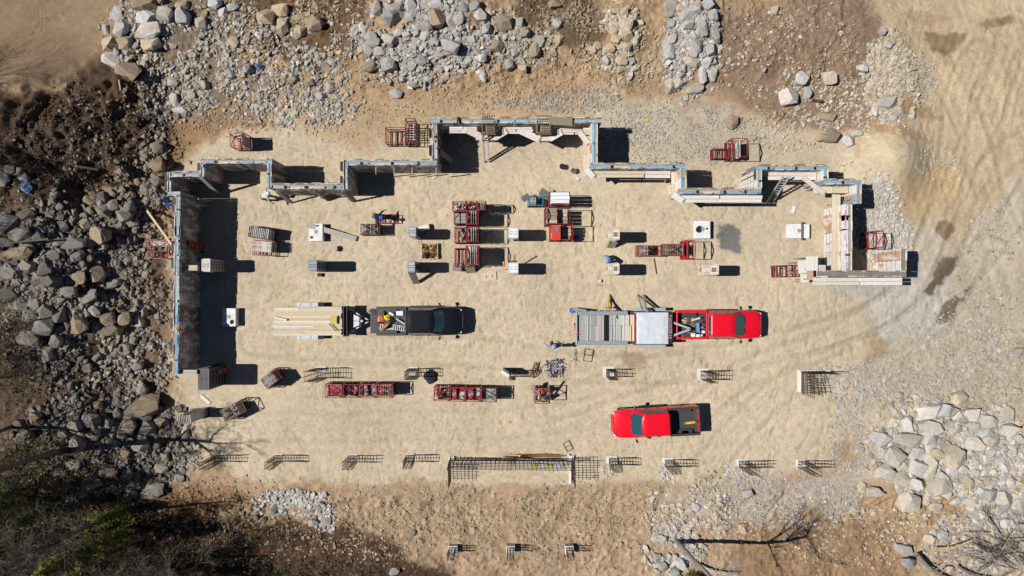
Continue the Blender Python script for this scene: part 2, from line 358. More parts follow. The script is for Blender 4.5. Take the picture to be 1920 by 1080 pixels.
def boulder_mesh(seed):
    """a blasted block: a hull with broken corners, chipped edges and slightly uneven faces"""
    vs, fs = rock_template(seed, 20 + seed % 9, .35 + .1 * (seed % 4))
    bm = bmesh.new(); bv = [bm.verts.new(v) for v in vs]
    for f in fs: bm.faces.new([bv[i] for i in f])
    bmesh.ops.dissolve_limit(bm, angle_limit=R(16), verts=bm.verts, edges=bm.edges)
    bmesh.ops.bevel(bm, geom=bm.edges[:] , offset=.022, segments=1, affect='EDGES', profile=.5, clamp_overlap=True)
    bmesh.ops.triangulate(bm, faces=bm.faces)
    bmesh.ops.subdivide_edges(bm, edges=bm.edges, cuts=1)
    r = random.Random(seed * 3 + 1)
    for v in bm.verts: v.co += Vector((r.uniform(-1, 1), r.uniform(-1, 1), r.uniform(-1, 1))) * .018
    me = bpy.data.meshes.new('boulder'); bm.to_mesh(me); bm.free(); me.materials.append(MATS['rock'])
    return me
BM = [boulder_mesh(s) for s in range(26)]
TPL = [rock_template(100 + s, 11, .45) for s in range(24)]
REG = {'TL': 'the top left corner heap', 'TM': 'the grey top edge heap', 'TA': 'the tan cobble heap', 'TR': 'the narrow top rock strip',
       'RT': 'the upper right spoil', 'L': 'the bank beside the long wall', 'BL': 'the lower left slope', 'RB': 'the lower right boulder heap',
       'BM': 'the bottom dirt strip', 'BR': 'the lower right rubble', 'TP': 'the dirt below top heaps'}
TONE = {'g': (182, 175, 166), 'w': (206, 199, 191), 't': (196, 177, 148), 'd': (148, 139, 129), 'b': (164, 145, 121), 'k': (118, 109, 101), 'p': (206, 194, 176), 'c': (176, 148, 118), 'e': (86, 68, 55)}  # d and k carry the left bank's tree shade in the rock colour
TNAME = {'g': 'grey', 'w': 'pale grey', 't': 'tan', 'd': 'dark grey', 'b': 'brown', 'k': 'blackish', 'p': 'cream'}
BOULD = {
'TL': 'w222,27,22,28 b275,10,44,26 w278,35,36,26 g315,27,28,32 t343,12,26,18 w344,32,28,30 g200,58,12,24 w232,57,26,34 w280,60,50,28 t287,85,36,26 t211,85,28,26 t237,82,28,26 g240,98,16,16 w216,113,32,30 b246,135,44,32 w405,8,24,20 w420,27,18,18 g378,45,20,24 g438,14,24,14 b295,4,24,14 g325,155,24,14 w328,188,18,26 w340,207,26,12 g385,160,18,18 g320,172,14,14 g465,130,18,18 g436,140,16,16 t440,80,20,20 g400,178,14,14 g360,180,18,14 w310,60,16,18 g355,62,16,14',
'TM': 't500,33,36,28 t528,21,28,24 t531,51,20,32 t560,34,24,12 t565,62,24,22 b592,47,30,26 g708,15,24,28 g740,18,34,20 w770,10,20,28 g735,35,36,24 g695,67,24,20 g700,80,28,18 p729,76,26,24 g690,95,22,24 g712,98,24,18 b697,125,24,24 g730,122,28,26 g800,50,24,20 b820,35,32,34 g860,40,20,22 g845,88,40,28 g823,100,22,18 g855,103,20,14 w900,30,24,26 b945,45,32,28 p845,45,20,34 g868,17,20,16 g890,12,22,18 b930,88,28,18 g912,55,18,20 w905,110,16,16 g955,122,18,22 g773,125,16,16 g790,115,20,16 g820,128,14,12 g755,145,14,18 w797,68,20,18 g782,60,16,20 w748,62,20,16 g668,60,16,26 g625,118,22,14 g885,75,18,16 g870,62,16,14 w815,12,24,18 g1012,80,22,22 b1003,95,22,26 g985,62,18,20 g965,98,16,16 g975,45,16,18 g1045,46,18,20 b1040,8,24,16',
'TA': 't1177,48,18,26 t1176,68,22,20 t1155,75,20,18 w1136,115,16,18 t1165,115,24,20 t1175,88,18,16 t1111,95,16,16 t1048,78,18,22 t1102,106,16,14 t1150,58,16,18 t1190,95,14,16 t1145,92,18,14 t1170,25,14,18 t1120,88,14,18 t1160,100,16,14',
'TR': 'g1255,18,24,30 t1278,18,20,16 g1287,33,26,30 w1305,15,26,20 w1325,10,26,20 b1294,48,18,16 g1336,30,16,22 g1261,75,20,18 g1255,95,26,36 g1315,55,20,30 g1340,65,14,32 g1268,105,18,14 p1295,117,34,18 g1332,95,20,20 w1316,140,14,36 p1257,164,26,28 p1302,167,34,18 p1271,157,18,20 w1335,140,16,26 w1247,122,16,14 g1305,88,20,24 w1322,118,18,20 w1300,100,20,16 g1290,150,18,14 g1260,45,16,18 w1338,110,16,14',
'RT': 't1452,22,16,16 w1475,182,34,34 w1502,148,26,26 p1553,148,30,26 w1615,128,22,16 g1662,194,32,22 w1640,205,14,28 w1663,85,18,16 g1653,60,16,16 b1560,255,28,28 w1590,266,26,22 t1538,258,20,16 b1547,220,32,14 w1512,174,16,22 t1592,225,14,16 w1674,222,16,16 p1462,67,16,14 t1490,243,16,14 p1605,250,20,14 w1505,120,16,14 w1534,165,14,18 t1630,50,14,14 b1370,230,24,26 g1420,208,14,16',
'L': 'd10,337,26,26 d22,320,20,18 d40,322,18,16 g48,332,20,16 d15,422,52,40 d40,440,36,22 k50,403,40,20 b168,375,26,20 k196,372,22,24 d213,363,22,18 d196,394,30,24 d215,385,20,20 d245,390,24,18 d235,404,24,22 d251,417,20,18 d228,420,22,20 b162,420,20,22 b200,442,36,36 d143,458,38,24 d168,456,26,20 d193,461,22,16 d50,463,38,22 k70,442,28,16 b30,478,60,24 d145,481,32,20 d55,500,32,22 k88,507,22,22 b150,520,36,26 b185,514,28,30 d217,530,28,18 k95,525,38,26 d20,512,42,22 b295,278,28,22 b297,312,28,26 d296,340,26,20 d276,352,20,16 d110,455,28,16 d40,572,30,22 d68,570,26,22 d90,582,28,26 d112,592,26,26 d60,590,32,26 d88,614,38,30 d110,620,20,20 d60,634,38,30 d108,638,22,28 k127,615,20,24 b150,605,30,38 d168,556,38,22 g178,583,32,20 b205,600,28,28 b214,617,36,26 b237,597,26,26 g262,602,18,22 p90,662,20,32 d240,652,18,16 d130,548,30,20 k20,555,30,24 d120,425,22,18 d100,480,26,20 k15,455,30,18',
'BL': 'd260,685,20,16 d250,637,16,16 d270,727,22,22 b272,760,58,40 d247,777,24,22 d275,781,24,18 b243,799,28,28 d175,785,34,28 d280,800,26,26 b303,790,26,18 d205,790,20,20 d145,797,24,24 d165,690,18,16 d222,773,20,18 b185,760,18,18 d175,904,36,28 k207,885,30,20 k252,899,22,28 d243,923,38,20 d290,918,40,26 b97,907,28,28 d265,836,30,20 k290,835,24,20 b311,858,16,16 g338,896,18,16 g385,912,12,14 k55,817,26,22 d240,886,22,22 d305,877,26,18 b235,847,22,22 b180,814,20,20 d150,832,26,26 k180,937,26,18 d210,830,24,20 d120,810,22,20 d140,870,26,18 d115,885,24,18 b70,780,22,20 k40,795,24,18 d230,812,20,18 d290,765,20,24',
'RB': 'w1740,770,48,28 w1768,767,38,24 p1795,747,26,32 w1818,778,32,26 p1745,801,52,28 w1700,793,26,28 p1850,790,34,26 p1885,775,26,28 w1843,809,30,20 w1887,806,30,26 w1650,824,42,28 p1700,823,46,28 w1741,818,36,28 p1672,855,36,38 p1692,870,34,22 w1715,847,30,22 w1718,876,36,30 p1741,872,26,50 t1757,850,34,20 p1783,856,38,46 p1655,882,34,34 p1690,897,54,26 w1714,906,34,24 p1757,909,42,32 g1638,921,36,24 p1702,937,42,36 p1614,913,14,20 p1822,830,40,28 p1855,825,38,26 g1850,850,30,16',
'BR': 't1842,902,22,22 p1876,931,30,30 g1852,925,24,26 g1875,952,32,18 w1900,942,18,26 p1752,952,26,20 w1590,961,12,12 g1493,972,12,12 w1881,980,16,22 g1910,990,22,24 g1905,660,16,18 t1903,735,20,16 p1905,820,24,20 t1815,905,20,20 w1855,905,20,16 p1820,950,18,16 w1890,905,20,22 g1700,1055,26,20 g1690,1030,34,22 p1740,1010,22,18 w1765,1000,20,18 p1570,955,12,12',
'BM': 'g760,933,14,16 t767,947,12,16 g698,990,16,12 t768,997,22,18 t793,998,12,16 w1203,925,14,18 t1150,952,14,12 t990,958,14,16 t980,972,14,18 t990,990,18,14 t1393,990,20,20 w1240,1010,18,18 w1228,980,14,14 w1275,1055,28,22 g1240,1060,22,20 g1230,1045,16,20 w1305,950,16,16 g1358,972,14,14 w632,915,12,16 g588,977,20,16 g612,975,20,18 g590,992,18,12 g618,988,14,12 b512,955,24,18 p565,917,16,14 t930,1012,16,14 g1400,925,20,20 g740,1070,20,14 g1265,1070,20,18',
'TP': 'g742,176,24,17 b779,158,16,17 w905,143,14,22 t980,130,17,16 g1170,145,12,13 w1203,138,16,12 t1240,143,8,9 g620,165,18,22 b580,155,20,14 g602,182,24,16 w585,195,12,16 g567,190,14,18 b548,150,24,14 g640,205,10,14 w570,235,18,14 t480,185,12,12',
}
MANUAL = []
for reg, txt in BOULD.items():
    for it in txt.split():
        a = it[1:].split(','); MANUAL.append((reg, it[0], *map(float, a)))
MANUAL.sort(key=lambda b: -b[4] * b[5])
N_IND = 300
def where(reg):
    b = [m for m in MANUAL if m[0] == reg]
    return min(m[2] for m in b), max(m[2] for m in b), min(m[3] for m in b), max(m[3] for m in b)
BOX = {r: where(r) for r in BOULD}
names = []
for k, (reg, tone, px, py, bw, bh) in enumerate(MANUAL[:N_IND]):
    x0, x1, y0, y1 = BOX[reg]
    fx = (px - x0) / (x1 - x0 + 1e-6); fy = (py - y0) / (y1 - y0 + 1e-6)
    cols = ['left', 'left centre', 'middle', 'right centre', 'right']; rows = ['upper', 'middle', 'lower']
    cell = rows[min(2, int(fy * 3))] + ' ' + cols[min(4, int(fx * 5))]
    asp = bw / bh; shape = 'wide' if asp > 1.45 else 'tall' if asp < .7 else ('blocky' if k % 2 else 'angular')
    names.append((TNAME[tone] + ' ' + shape, cell, reg))
cnt = {}; seen = {}
for nm in names: cnt[nm] = cnt.get(nm, 0) + 1
ORD = ['', 'second ', 'third ', 'fourth ', 'fifth ', 'sixth ', 'seventh ']
for k, (reg, tone, px, py, bw, bh) in enumerate(MANUAL[:N_IND]):
    nm = names[k]; i = seen.get(nm, 0); seen[nm] = i + 1
    pre = '' if cnt[nm] == 1 else ORD[i] + 'largest '
    label = pre + nm[0] + ' boulder, ' + nm[1] + ' of ' + REG[nm[2]]
    p = G(px, py); a, b = M(bw) / 2 * 1.04, M(bh) / 2 * 1.04; h = min(a, b) * rnd.uniform(.75, 1.0)
    o = bpy.data.objects.new('boulder', BM[k % len(BM)]); COL.objects.link(o)
    o.location = (p.x, p.y, p.z + h * .32); o.scale = (a, b, h)
    o.rotation_euler = (rnd.uniform(-.22, .22), rnd.uniform(-.22, .22), rnd.choice((0, PI)) + rnd.uniform(-.35, .35))
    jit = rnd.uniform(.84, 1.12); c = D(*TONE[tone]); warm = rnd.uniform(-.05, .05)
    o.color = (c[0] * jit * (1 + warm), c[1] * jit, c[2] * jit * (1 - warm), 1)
    tag(o, label, 'boulder', REG[reg])
# loose stones: thousands, one object
SV, SF, SCOL = [], [], []
def stones(cu, cv, ru, rv, n, s0, s1, tone, power=2.2, rect=False, sink=.25):
    flat = s1 <= 8 and tone in ('pgw', 'p', 'pw', 'pwt', 'wwp', 'wpt', 'pg', 'gp')
    if flat: sink, n = .40, int(n * .85)
    elif s1 > 8: n = int(n * 1.45)
    elif tone[0] in 'ce': sink = .36
    global SV
    th = rng.random(n) * 2 * PI; rr = np.sqrt(rng.random(n)) if not rect else 0
    if rect: u = cu + ru * (rng.random(n) * 2 - 1); v = cv + rv * (rng.random(n) * 2 - 1)
    else:
        rr = rr * (.75 + .4 * rng.random(n)); u = cu + ru * rr * np.cos(th); v = cv + rv * rr * np.sin(th)
    # clumping
    keep = fbm(u / 28.4, v / 28.4, .8, 3, 77) + .25 * rng.random(n) > .5
    u = u[keep]; v = v[keep]; z = np.zeros(len(u))
    for _ in range(3):
        x = (u - 960) * (CAM_H - z) / FPX; y = (540 - v) * (CAM_H - z) / FPX; z = hzv(x, y)
    size = M(1) * (s0 + (s1 - s0) * rng.random(len(u)) ** power)
    for k in range(len(u)):
        if 1 < 0: pass
        vs, fs = TPL[int(rng.integers(len(TPL)))]
        a = rng.random() * 2 * PI; s = size[k] / 2; sc = np.array([s * (.8 + .6 * rng.random()), s * (.7 + .4 * rng.random()), s * (.55 + .3 * rng.random())])
        q = np.array(vs) * sc; tl = (rng.random() - .5) * .8
        q = np.stack([q[:, 0], q[:, 1] * math.cos(tl) - q[:, 2] * math.sin(tl), q[:, 1] * math.sin(tl) + q[:, 2] * math.cos(tl)], -1)
        q = np.stack([q[:, 0] * math.cos(a) - q[:, 1] * math.sin(a), q[:, 0] * math.sin(a) + q[:, 1] * math.cos(a), q[:, 2]], -1) + [x[k], y[k], z[k] + sc[2] * (.6 - sink * 1.6)]
        o = len(SV) ; SV.extend(map(tuple, q)); SF.extend(tuple(i + o for i in f) for f in fs)
        t = tone[int(rng.integers(len(tone)))]
        c = np.array(D(*TONE[t])) * ((.66 if flat else .8) + (.28 if flat else .38) * rng.random()); SCOL.extend([(*c, 1.)] * len(fs))
for a in ((280, 70, 90, 75, 420, 3, 12, 'gwt'), (400, 70, 90, 80, 420, 2.5, 10, 'gtb'), (360, 150, 90, 60, 700, 2.5, 10, 'ggt'), (560, 190, 120, 60, 420, 2.5, 9, 'gtb'), (550, 60, 100, 60, 250, 3, 9, 'tb'), (640, 90, 60, 70, 250, 3, 8, 'tbg'),
          (800, 75, 125, 85, 1700, 4, 15, 'ggw'), (930, 70, 70, 60, 600, 3, 12, 'ggt'), (1005, 85, 55, 40, 300, 3, 10, 'gt'), (1165, 75, 40, 75, 600, 3, 13, 'tp'), (1130, 100, 40, 40, 150, 3, 9, 't'), (1220, 105, 50, 50, 320, 2, 6, 'tp'), (1295, 95, 50, 95, 800, 3, 13, 'gw'), (1330, 60, 20, 80, 200, 3, 9, 'gw'),
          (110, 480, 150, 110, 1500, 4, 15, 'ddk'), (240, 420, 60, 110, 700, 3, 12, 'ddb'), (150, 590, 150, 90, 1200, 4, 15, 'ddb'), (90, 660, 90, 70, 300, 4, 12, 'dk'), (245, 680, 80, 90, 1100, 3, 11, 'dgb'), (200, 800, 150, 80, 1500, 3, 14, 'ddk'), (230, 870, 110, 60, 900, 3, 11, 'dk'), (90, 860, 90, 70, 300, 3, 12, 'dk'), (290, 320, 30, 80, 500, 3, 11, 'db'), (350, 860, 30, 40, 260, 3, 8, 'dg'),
          (1270, 250, 150, 60, 3000, 1.8, 5.5, 'pgw'), (1090, 185, 80, 26, 500, 2.5, 7, 'pg'), (1000, 195, 70, 12, 220, 2.5, 7, 'gp'), (1480, 245, 110, 40, 500, 2.5, 8, 'gtp'), (1670, 150, 50, 90, 1500, 3, 10, 'pt'), (1720, 150, 40, 50, 400, 2.5, 7, 'p'), (1640, 395, 50, 70, 900, 2.5, 9, 'pw'), (1660, 450, 50, 50, 700, 3, 9, 'pw'), (1580, 350, 40, 60, 200, 2, 6, 'p'), (1760, 300, 40, 40, 150, 2.5, 7, 'p'),
          (1860, 520, 70, 150, 850, 2, 8, 'pwt'), (1790, 640, 100, 60, 1000, 2, 6, 'pw'), (1690, 715, 110, 50, 1600, 2, 6, 'pw'), (1590, 720, 60, 40, 700, 2, 8, 'pw'), (1590, 820, 40, 90, 900, 2, 6, 'pw'), (1860, 690, 70, 110, 900, 2.5, 8, 'pwt'), (470, 110, 130, 90, 650, 3, 11, 'ggw'), (610, 130, 90, 80, 400, 3, 10, 'ggt'), (560, 205, 110, 40, 350, 3, 10, 'gw'), (330, 200, 70, 30, 250, 3, 10, 'gd'), (1870, 880, 70, 110, 1300, 3, 13, 'pwt'), (1740, 840, 120, 100, 900, 3, 12, 'tpg'), (1745, 845, 115, 90, 260, 10, 22, 'pgw'), (1870, 900, 60, 90, 160, 9, 20, 'pgw'), (1840, 1010, 110, 70, 600, 3, 12, 'pg'),
          (1490, 940, 130, 50, 3200, 1.8, 6, 'wwp'), (1380, 940, 90, 60, 700, 2.5, 8, 'wpt'), (1290, 960, 90, 60, 450, 3, 10, 'pwt'), (1260, 1030, 60, 50, 500, 3, 13, 'gwp'), (1140, 880, 12, 14, 60, 2.5, 7, 'wp'), (1250, 885, 22, 16, 130, 2.5, 7, 'w'), (1375, 875, 20, 22, 100, 2.5, 6, 'w'),
          (545, 942, 70, 24, 600, 3, 11, 'wwg'), (610, 975, 20, 25, 150, 3, 9, 'gw'), (500, 960, 26, 20, 100, 3, 10, 'gk'), (800, 985, 330, 75, 900, 2, 6, 'tb'), (1080, 985, 300, 85, 1000, 2, 6, 'tb'), (1600, 1000, 200, 70, 900, 2.5, 8, 'tbp'), (640, 990, 200, 80, 260, 2, 6, 'bt'), (430, 930, 110, 40, 260, 1.8, 5, 'bt'),
          (1480, 120, 150, 120, 1300, 2, 8, 'tbp'), (1560, 200, 90, 60, 450, 2.5, 9, 'pt'), (640, 170, 420, 90, 700, 1.8, 5, 'tb'), (1000, 150, 380, 60, 700, 1.8, 5, 'tb'), (1060, 60, 60, 60, 450, 2, 9, 'b'), (560, 30, 130, 60, 420, 2.5, 9, 'bt'), (220, 250, 130, 120, 500, 2, 8, 'kdb'), (60, 340, 80, 120, 250, 2, 8, 'kd'), (280, 600, 40, 100, 450, 2, 7, 'bd'), (100, 990, 180, 80, 250, 2, 7, 'dk'), (400, 1010, 200, 60, 350, 2, 8, 'bdg'),
          (1780, 980, 150, 90, 500, 2, 8, 'tp'), (640, 240, 130, 40, 180, 1.5, 4, 'pt')):
    stones(*a)
stones(930, 560, 620, 330, 2600, .8, 2.4, 'tpbc', rect=True, sink=.35)
for a in ((840, 985, 350, 85, 3900, 1.3, 4.2, 'cct'), (1200, 980, 260, 90, 2600, 1.3, 4.2, 'cct'), (1600, 1000, 200, 80, 1500, 1.5, 5, 'cct'), (1480, 110, 150, 120, 3600, 1.4, 5, 'ccb'), (1060, 50, 110, 70, 2000, 1.4, 5, 'bce'), (560, 40, 140, 80, 2200, 1.6, 6, 'bce'),
          (190, 270, 150, 120, 4200, 1.4, 5, 'ee'), (60, 300, 90, 130, 2200, 1.4, 5, 'ee'), (200, 500, 160, 250, 2600, 2, 8, 'eed'), (620, 160, 420, 70, 2200, 1.5, 5, 'cct'), (1050, 150, 330, 50, 1500, 1.5, 5, 'cct'), (400, 970, 140, 50, 900, 1.8, 6, 'bce'), (160, 980, 170, 100, 1200, 2, 7, 'ee'), (380, 170, 120, 70, 900, 2, 7, 'bcg'), (410, 235, 90, 25, 500, 1.6, 5, 'cb')):
    stones(*a)
me = bpy.data.meshes.new('rubble'); me.from_pydata(SV, [], SF)
a = me.attributes.new('Col', 'FLOAT_COLOR', 'FACE'); a.data.foreach_set('color', np.array(SCOL, dtype=np.float32).ravel()); me.materials.append(MATS['stone'])
rubble = bpy.data.objects.new('rubble', me); COL.objects.link(rubble)
tag(rubble, 'loose broken stones scattered over the dirt and heaps around the site', 'rubble', None, 'stuff')
print('stones', len(SF), 'boulders', min(N_IND, len(MANUAL)), 'of', len(MANUAL))
# ---------------------------------------------------------------- formwork walls
WT = 2.9
BLUE = D(118, 190, 232); PLATE = D(176, 162, 142); PALEPL = D(214, 204, 190); DARKM = (.012, .012, .014)
def panel_run(mb, x0, x1, y, t, z0, z1, r, step=.61, white=False):
    """form faces: panels side by side, each a little proud or shy of the next, with stiffening ribs"""
    x = x0
    while x < x1 - .02:
        e = min(x + step, x1); tone = r.choice([(.20, .165, .15), (.24, .20, .18), (.28, .235, .21), (.17, .13, .115), (.33, .30, .28)])
        if r.random() < .12: tone = (.36, .33, .30)
        if white: tone = r.choice([(.66, .63, .61), (.7, .68, .66), (.6, .55, .52), (.72, .70, .70), (.5, .30, .2)])
        dz = r.uniform(-.05, .05); off = r.uniform(0, .012)
        mb.box(((x + e) / 2, y + off * (1 if y > 0 else -1), (z0 + z1 + dz) / 2), (e - x - .012, t, z1 + dz - z0), col=tone)
        x = e
    s = 1 if y > 0 else -1
    for z in (.35, .85, 1.35, 1.85, 2.35):
        if z < z1: mb.box(((x0 + x1) / 2, y + s * (t / 2 + .008), z), (x1 - x0, .016, .03), col=(.12, .10, .09))
def wall(label, x0, y0, x1, y1, inner, gaps=(), poured=False, tops='', zt=WT, brackets=True, seed=0, tilt=0., dark=False, white=False):
    r = random.Random(seed + int(x0)); a = P(x0, y0, zt); b = P(x1, y1, zt); c = (a + b) / 2
    dx, dy = abs(b.x - a.x), abs(b.y - a.y)
    L, T = (dx, dy) if inner in 'NS' else (dy, dx)
    rz = {'S': PI, 'N': 0, 'E': -PI / 2, 'W': PI / 2}[inner] + tilt
    t = thing('formwork_wall', label, 'formwork wall', (c.x, c.y, 0), rz, 'blue edged formwork walls')
    h = L / 2
    m = MB(); panel_run(m, -h, h, -T / 2 + .03, .06, 0, zt, r, white=white); m.build('outer_form', 'form', t)
    m = MB(); panel_run(m, -h, h, T / 2 - .03, .06, 0, zt - .03, r, white=white); m.build('inner_form', 'form', t)
    m = MB(D(140, 132, 122) if poured else PLATE)
    m.box((0, (-T / 2 + .06 + (T / 2 - .06 if poured else .01)) / 2, (zt - .04) / 2), (L, (T - .12 if poured else T / 2 - .05), zt - .04))
    m.build('concrete_core', 'concrete', t)
    if not poured:
        m = MB(BLUE); n = max(1, round(L / 1.25)); pcs = [(-h + L * k / n, -h + L * (k + 1) / n) for k in range(n)]
        for (p, q) in pcs:
            f = (p + h) / L; u = r.random(); gap = any(abs((p + q) / 2 / L + .5 - gg) < .5 / n for gg in gaps)
            tone = D(*r.choice([(122, 188, 228), (136, 198, 230), (152, 208, 236), (112, 174, 216)]))
            if gap: tone = PALEPL
            if r.random() < .16: gap = True
            zz = zt - (.05 if gap else r.uniform(0, .03))
            m.box(((p + q) / 2, T / 4 - .025, zz / 2 + .4), (q - p - r.choice((.01, .03, .16)), T / 2 - .07, zz - .8), col=tone)
        m.build('insulation_board', 'foam', t)
    if brackets:
        m = MB((.05, .045, .045)); n = max(2, round(L / 1.25))
        for k in range(n):
            if L < 1.2 and k: break
            x = -h + L * (k + .5) / n + r.uniform(-.1, .1); ln = r.uniform(.42, .62)
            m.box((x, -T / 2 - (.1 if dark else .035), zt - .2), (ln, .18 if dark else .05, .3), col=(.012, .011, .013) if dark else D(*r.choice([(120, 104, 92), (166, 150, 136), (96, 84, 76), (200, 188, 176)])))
            m.bar((x, -T / 2 - .05, zt - .3), (x, -T / 2 - .05, .1), .05, col=(.10, .08, .07))
        m.build('strongback', 'steel', t)
        m = MB((.02, .02, .02))
        for k in range(max(1, round(L / 1.7))):
            x = -h + L * (k + .5) / max(1, round(L / 1.7)) + r.uniform(-.3, .3)
            if r.random() < .6: m.box((x, T / 4 - .02, zt + .02), (.1, T / 2 + .02, .07))
            else: m.box((x, T / 4 - .02, zt + .02), (.16, .06, .06), col=D(190, 176, 160))
        m.build('form_clamp', 'steel', t)
    return t
W = {}
wall('formwork wall of the far upper left corner block, blue edge, no platform', 320.5, 322, 376, 331.5, 'S', seed=1)
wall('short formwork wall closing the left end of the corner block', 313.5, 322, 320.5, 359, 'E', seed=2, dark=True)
wall('stub formwork wall below the corner block, above the worker in blue', 313.5, 359.3, 337.5, 367.5, 'N', seed=3, brackets=False)
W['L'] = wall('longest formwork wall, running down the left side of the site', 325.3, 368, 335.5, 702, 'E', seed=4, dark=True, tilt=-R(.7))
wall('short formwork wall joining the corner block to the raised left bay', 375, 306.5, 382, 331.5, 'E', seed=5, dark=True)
wall('formwork wall along the top of the raised left bay', 375, 297.3, 509.5, 306.5, 'S', gaps=(.6, .7), seed=6)
wall('formwork wall down the right side of the raised left bay, rusty outside', 500.5, 306.7, 509.5, 352, 'W', seed=7)
wall('formwork wall propped by three plank braces, beside the stooping worker', 509.7, 344, 643, 354.3, 'S', gaps=(.55, .45), seed=8)
wall('formwork wall at left end of the recess under the empty red cage', 643.3, 299.6, 651, 355.5, 'E', seed=9, dark=True)
wall('formwork wall with white tie rods, above the sheltered middle recess', 651.2, 299.6, 819.5, 309.5, 'S', seed=10)
wall('formwork wall down the left side of the topmost bay', 810, 231, 819.5, 299.4, 'E', seed=11, dark=True)
wall('topmost formwork wall, crossing the bay with two pilasters', 806, 220.5, 1128, 230.8, 'S', gaps=(.35, .8), seed=12)
wall('formwork wall down the right side of topmost bay with walkway', 1108.5, 231, 1120.5, 305.5, 'W', seed=13, white=True)
wall('formwork wall right of topmost bay with tan plank walkway', 1108.5, 305.7, 1287, 315.7, 'S', gaps=(.75,), seed=14)
wall('short formwork wall stepping down beside the dark square shadow', 1275.5, 316, 1287, 352.5, 'W', seed=15, white=True)
wall('formwork wall above two long pale walkway planks, right of centre', 1275.5, 352.7, 1428, 362.8, 'S', gaps=(.55, .6), seed=16)
wall('formwork wall with orange stained outer face at the ladder bay', 1419, 318.5, 1428.5, 352.5, 'E', seed=17, white=True)
wall('formwork wall along the top of the ladder bay', 1419, 309.5, 1553, 318.3, 'S', gaps=(.5,), seed=18)
wall('short formwork wall closing the right of the ladder bay', 1543.5, 318.5, 1553, 335.8, 'W', seed=19, white=True)
wall('formwork wall just right of the ladder bay, stepped down', 1543.5, 336, 1615, 345.5, 'S', seed=20)
wall('short formwork wall at the outermost upper right corner', 1604.5, 345.7, 1615, 382, 'W', seed=21, white=True)
wall('stub formwork wall below the outermost upper right corner', 1597, 372.5, 1604.3, 382, 'N', seed=22, brackets=False)
W['M'] = wall('right hand formwork wall with broad walkway and red stencilled panels', 1585, 382.3, 1597.5, 507, 'W', gaps=(.3, .6, .85), seed=23, white=True)
wall('poured concrete wall in forms along the bottom right edge', 1545, 507.3, 1700, 518.8, 'S', poured=True, seed=24, brackets=False)
wall('poured concrete return wall with rust streaked inner face, far right', 1689, 466, 1700, 507, 'W', poured=True, seed=25, white=True, brackets=False)
# lower end of the long wall: two pier forms and a tie beam
def pier(label, px0, py0, px1, py1, h, tone, kind='grey', rz=0.):
    a = P(px0, py0, h); b = P(px1, py1, h); c = (a + b) / 2; w_, d_ = abs(a.x - b.x), abs(a.y - b.y); r = random.Random(int(px0))
    t = thing('pier_form', label, 'pier form', (c.x, c.y, 0), rz, 'column forms on the pad')
    for k, (sx, sy) in enumerate(((1, 0), (-1, 0), (0, 1), (0, -1))):
        m = MB(tone); ln = d_ - .09 if sx else w_; wx = .045
        cx, cy = sx * (w_ / 2 - wx / 2), sy * (d_ / 2 - wx / 2)
        m.box((cx, cy, h / 2), (wx if sx else w_, ln if sx else wx, h))
        for z in np.linspace(.2, h - .15, 6):
            v = tuple(c_ * .8 for c_ in tone)
            m.box((cx + sx * .045, cy + sy * .045, z), (.045 if sx else w_ - .1, ln - .1 if sx else .045, .05), col=v)
        for q in (-.33, 0, .33):
            m.box((cx + sx * .03 + (0 if sx else q * w_), cy + sy * .03 + (q * ln if sx else 0), h / 2), (.03 if sx else .025, .025 if sx else .03, h - .1), col=tuple(c_ * .7 for c_ in tone))
        m.build('form_panel', 'form' if kind == 'cream' else 'steel', t)
    m = MB(tuple(min(.8, c_ * 1.3) for c_ in tone)); m.box((0, 0, h - .03), (w_ - .1, d_ - .1, .04)); m.build('cover_plate', 'matte', t)
    m = MB((.03, .03, .03))
    for q in (-.22, .22): m.box((q * w_, .06, h + .012), (.16, .03, .03)); m.box((q * w_, -.08, h + .012), (.16, .03, .03))
    if kind == 'cream': m.box((-.02, 0, h + .002), (w_ * .42, d_ * .45, .02), col=D(150, 142, 128))
    m.build('hook_slot', 'matte', t)
    return t
GREYF = D(172, 174, 176); CREAM = D(222, 206, 184); WHITEP = D(224, 222, 220)
pier('grey pier form standing alone, beside the small bucket at left', 577.5, 488.5, 594, 507, 2.3, D(150, 152, 154))
pier('grey pier form behind the white drum, upper of its pair', 766, 425, 780, 443.5, 2.3, GREYF)
pier('grey pier form below the tray of rusty bars, braced', 764.5, 490.5, 778, 509, 2.3, GREYF)
pier('whitish pier form right of the big red cage cluster, upper', 953.5, 426.5, 972, 446.5, 2.2, WHITEP)
pier('whitish pier form with a diagonal brace on its shadow side', 953.5, 492.5, 972, 512.5, 2.2, WHITEP)
pier('cream pier form with a yellow edged ladder plank below it', 1147, 430, 1162, 449, 2.6, CREAM, 'cream')
pier('cream pier form next to the kneeling worker in blue', 1147.5, 494, 1161.5, 513.5, 2.6, CREAM, 'cream')
pier('cream pier form with rust orange streaks, rightmost on the pad', 1330, 496.5, 1348, 515, 2.6, CREAM, 'cream')
pier('grey pier form inside the long wall shadow, joined by beam', 378, 486, 394, 508, 2.3, D(190, 186, 178))
pier('dark pier form at the lower end of the long wall', 371, 692, 392, 731, 2.5, D(96, 92, 94))
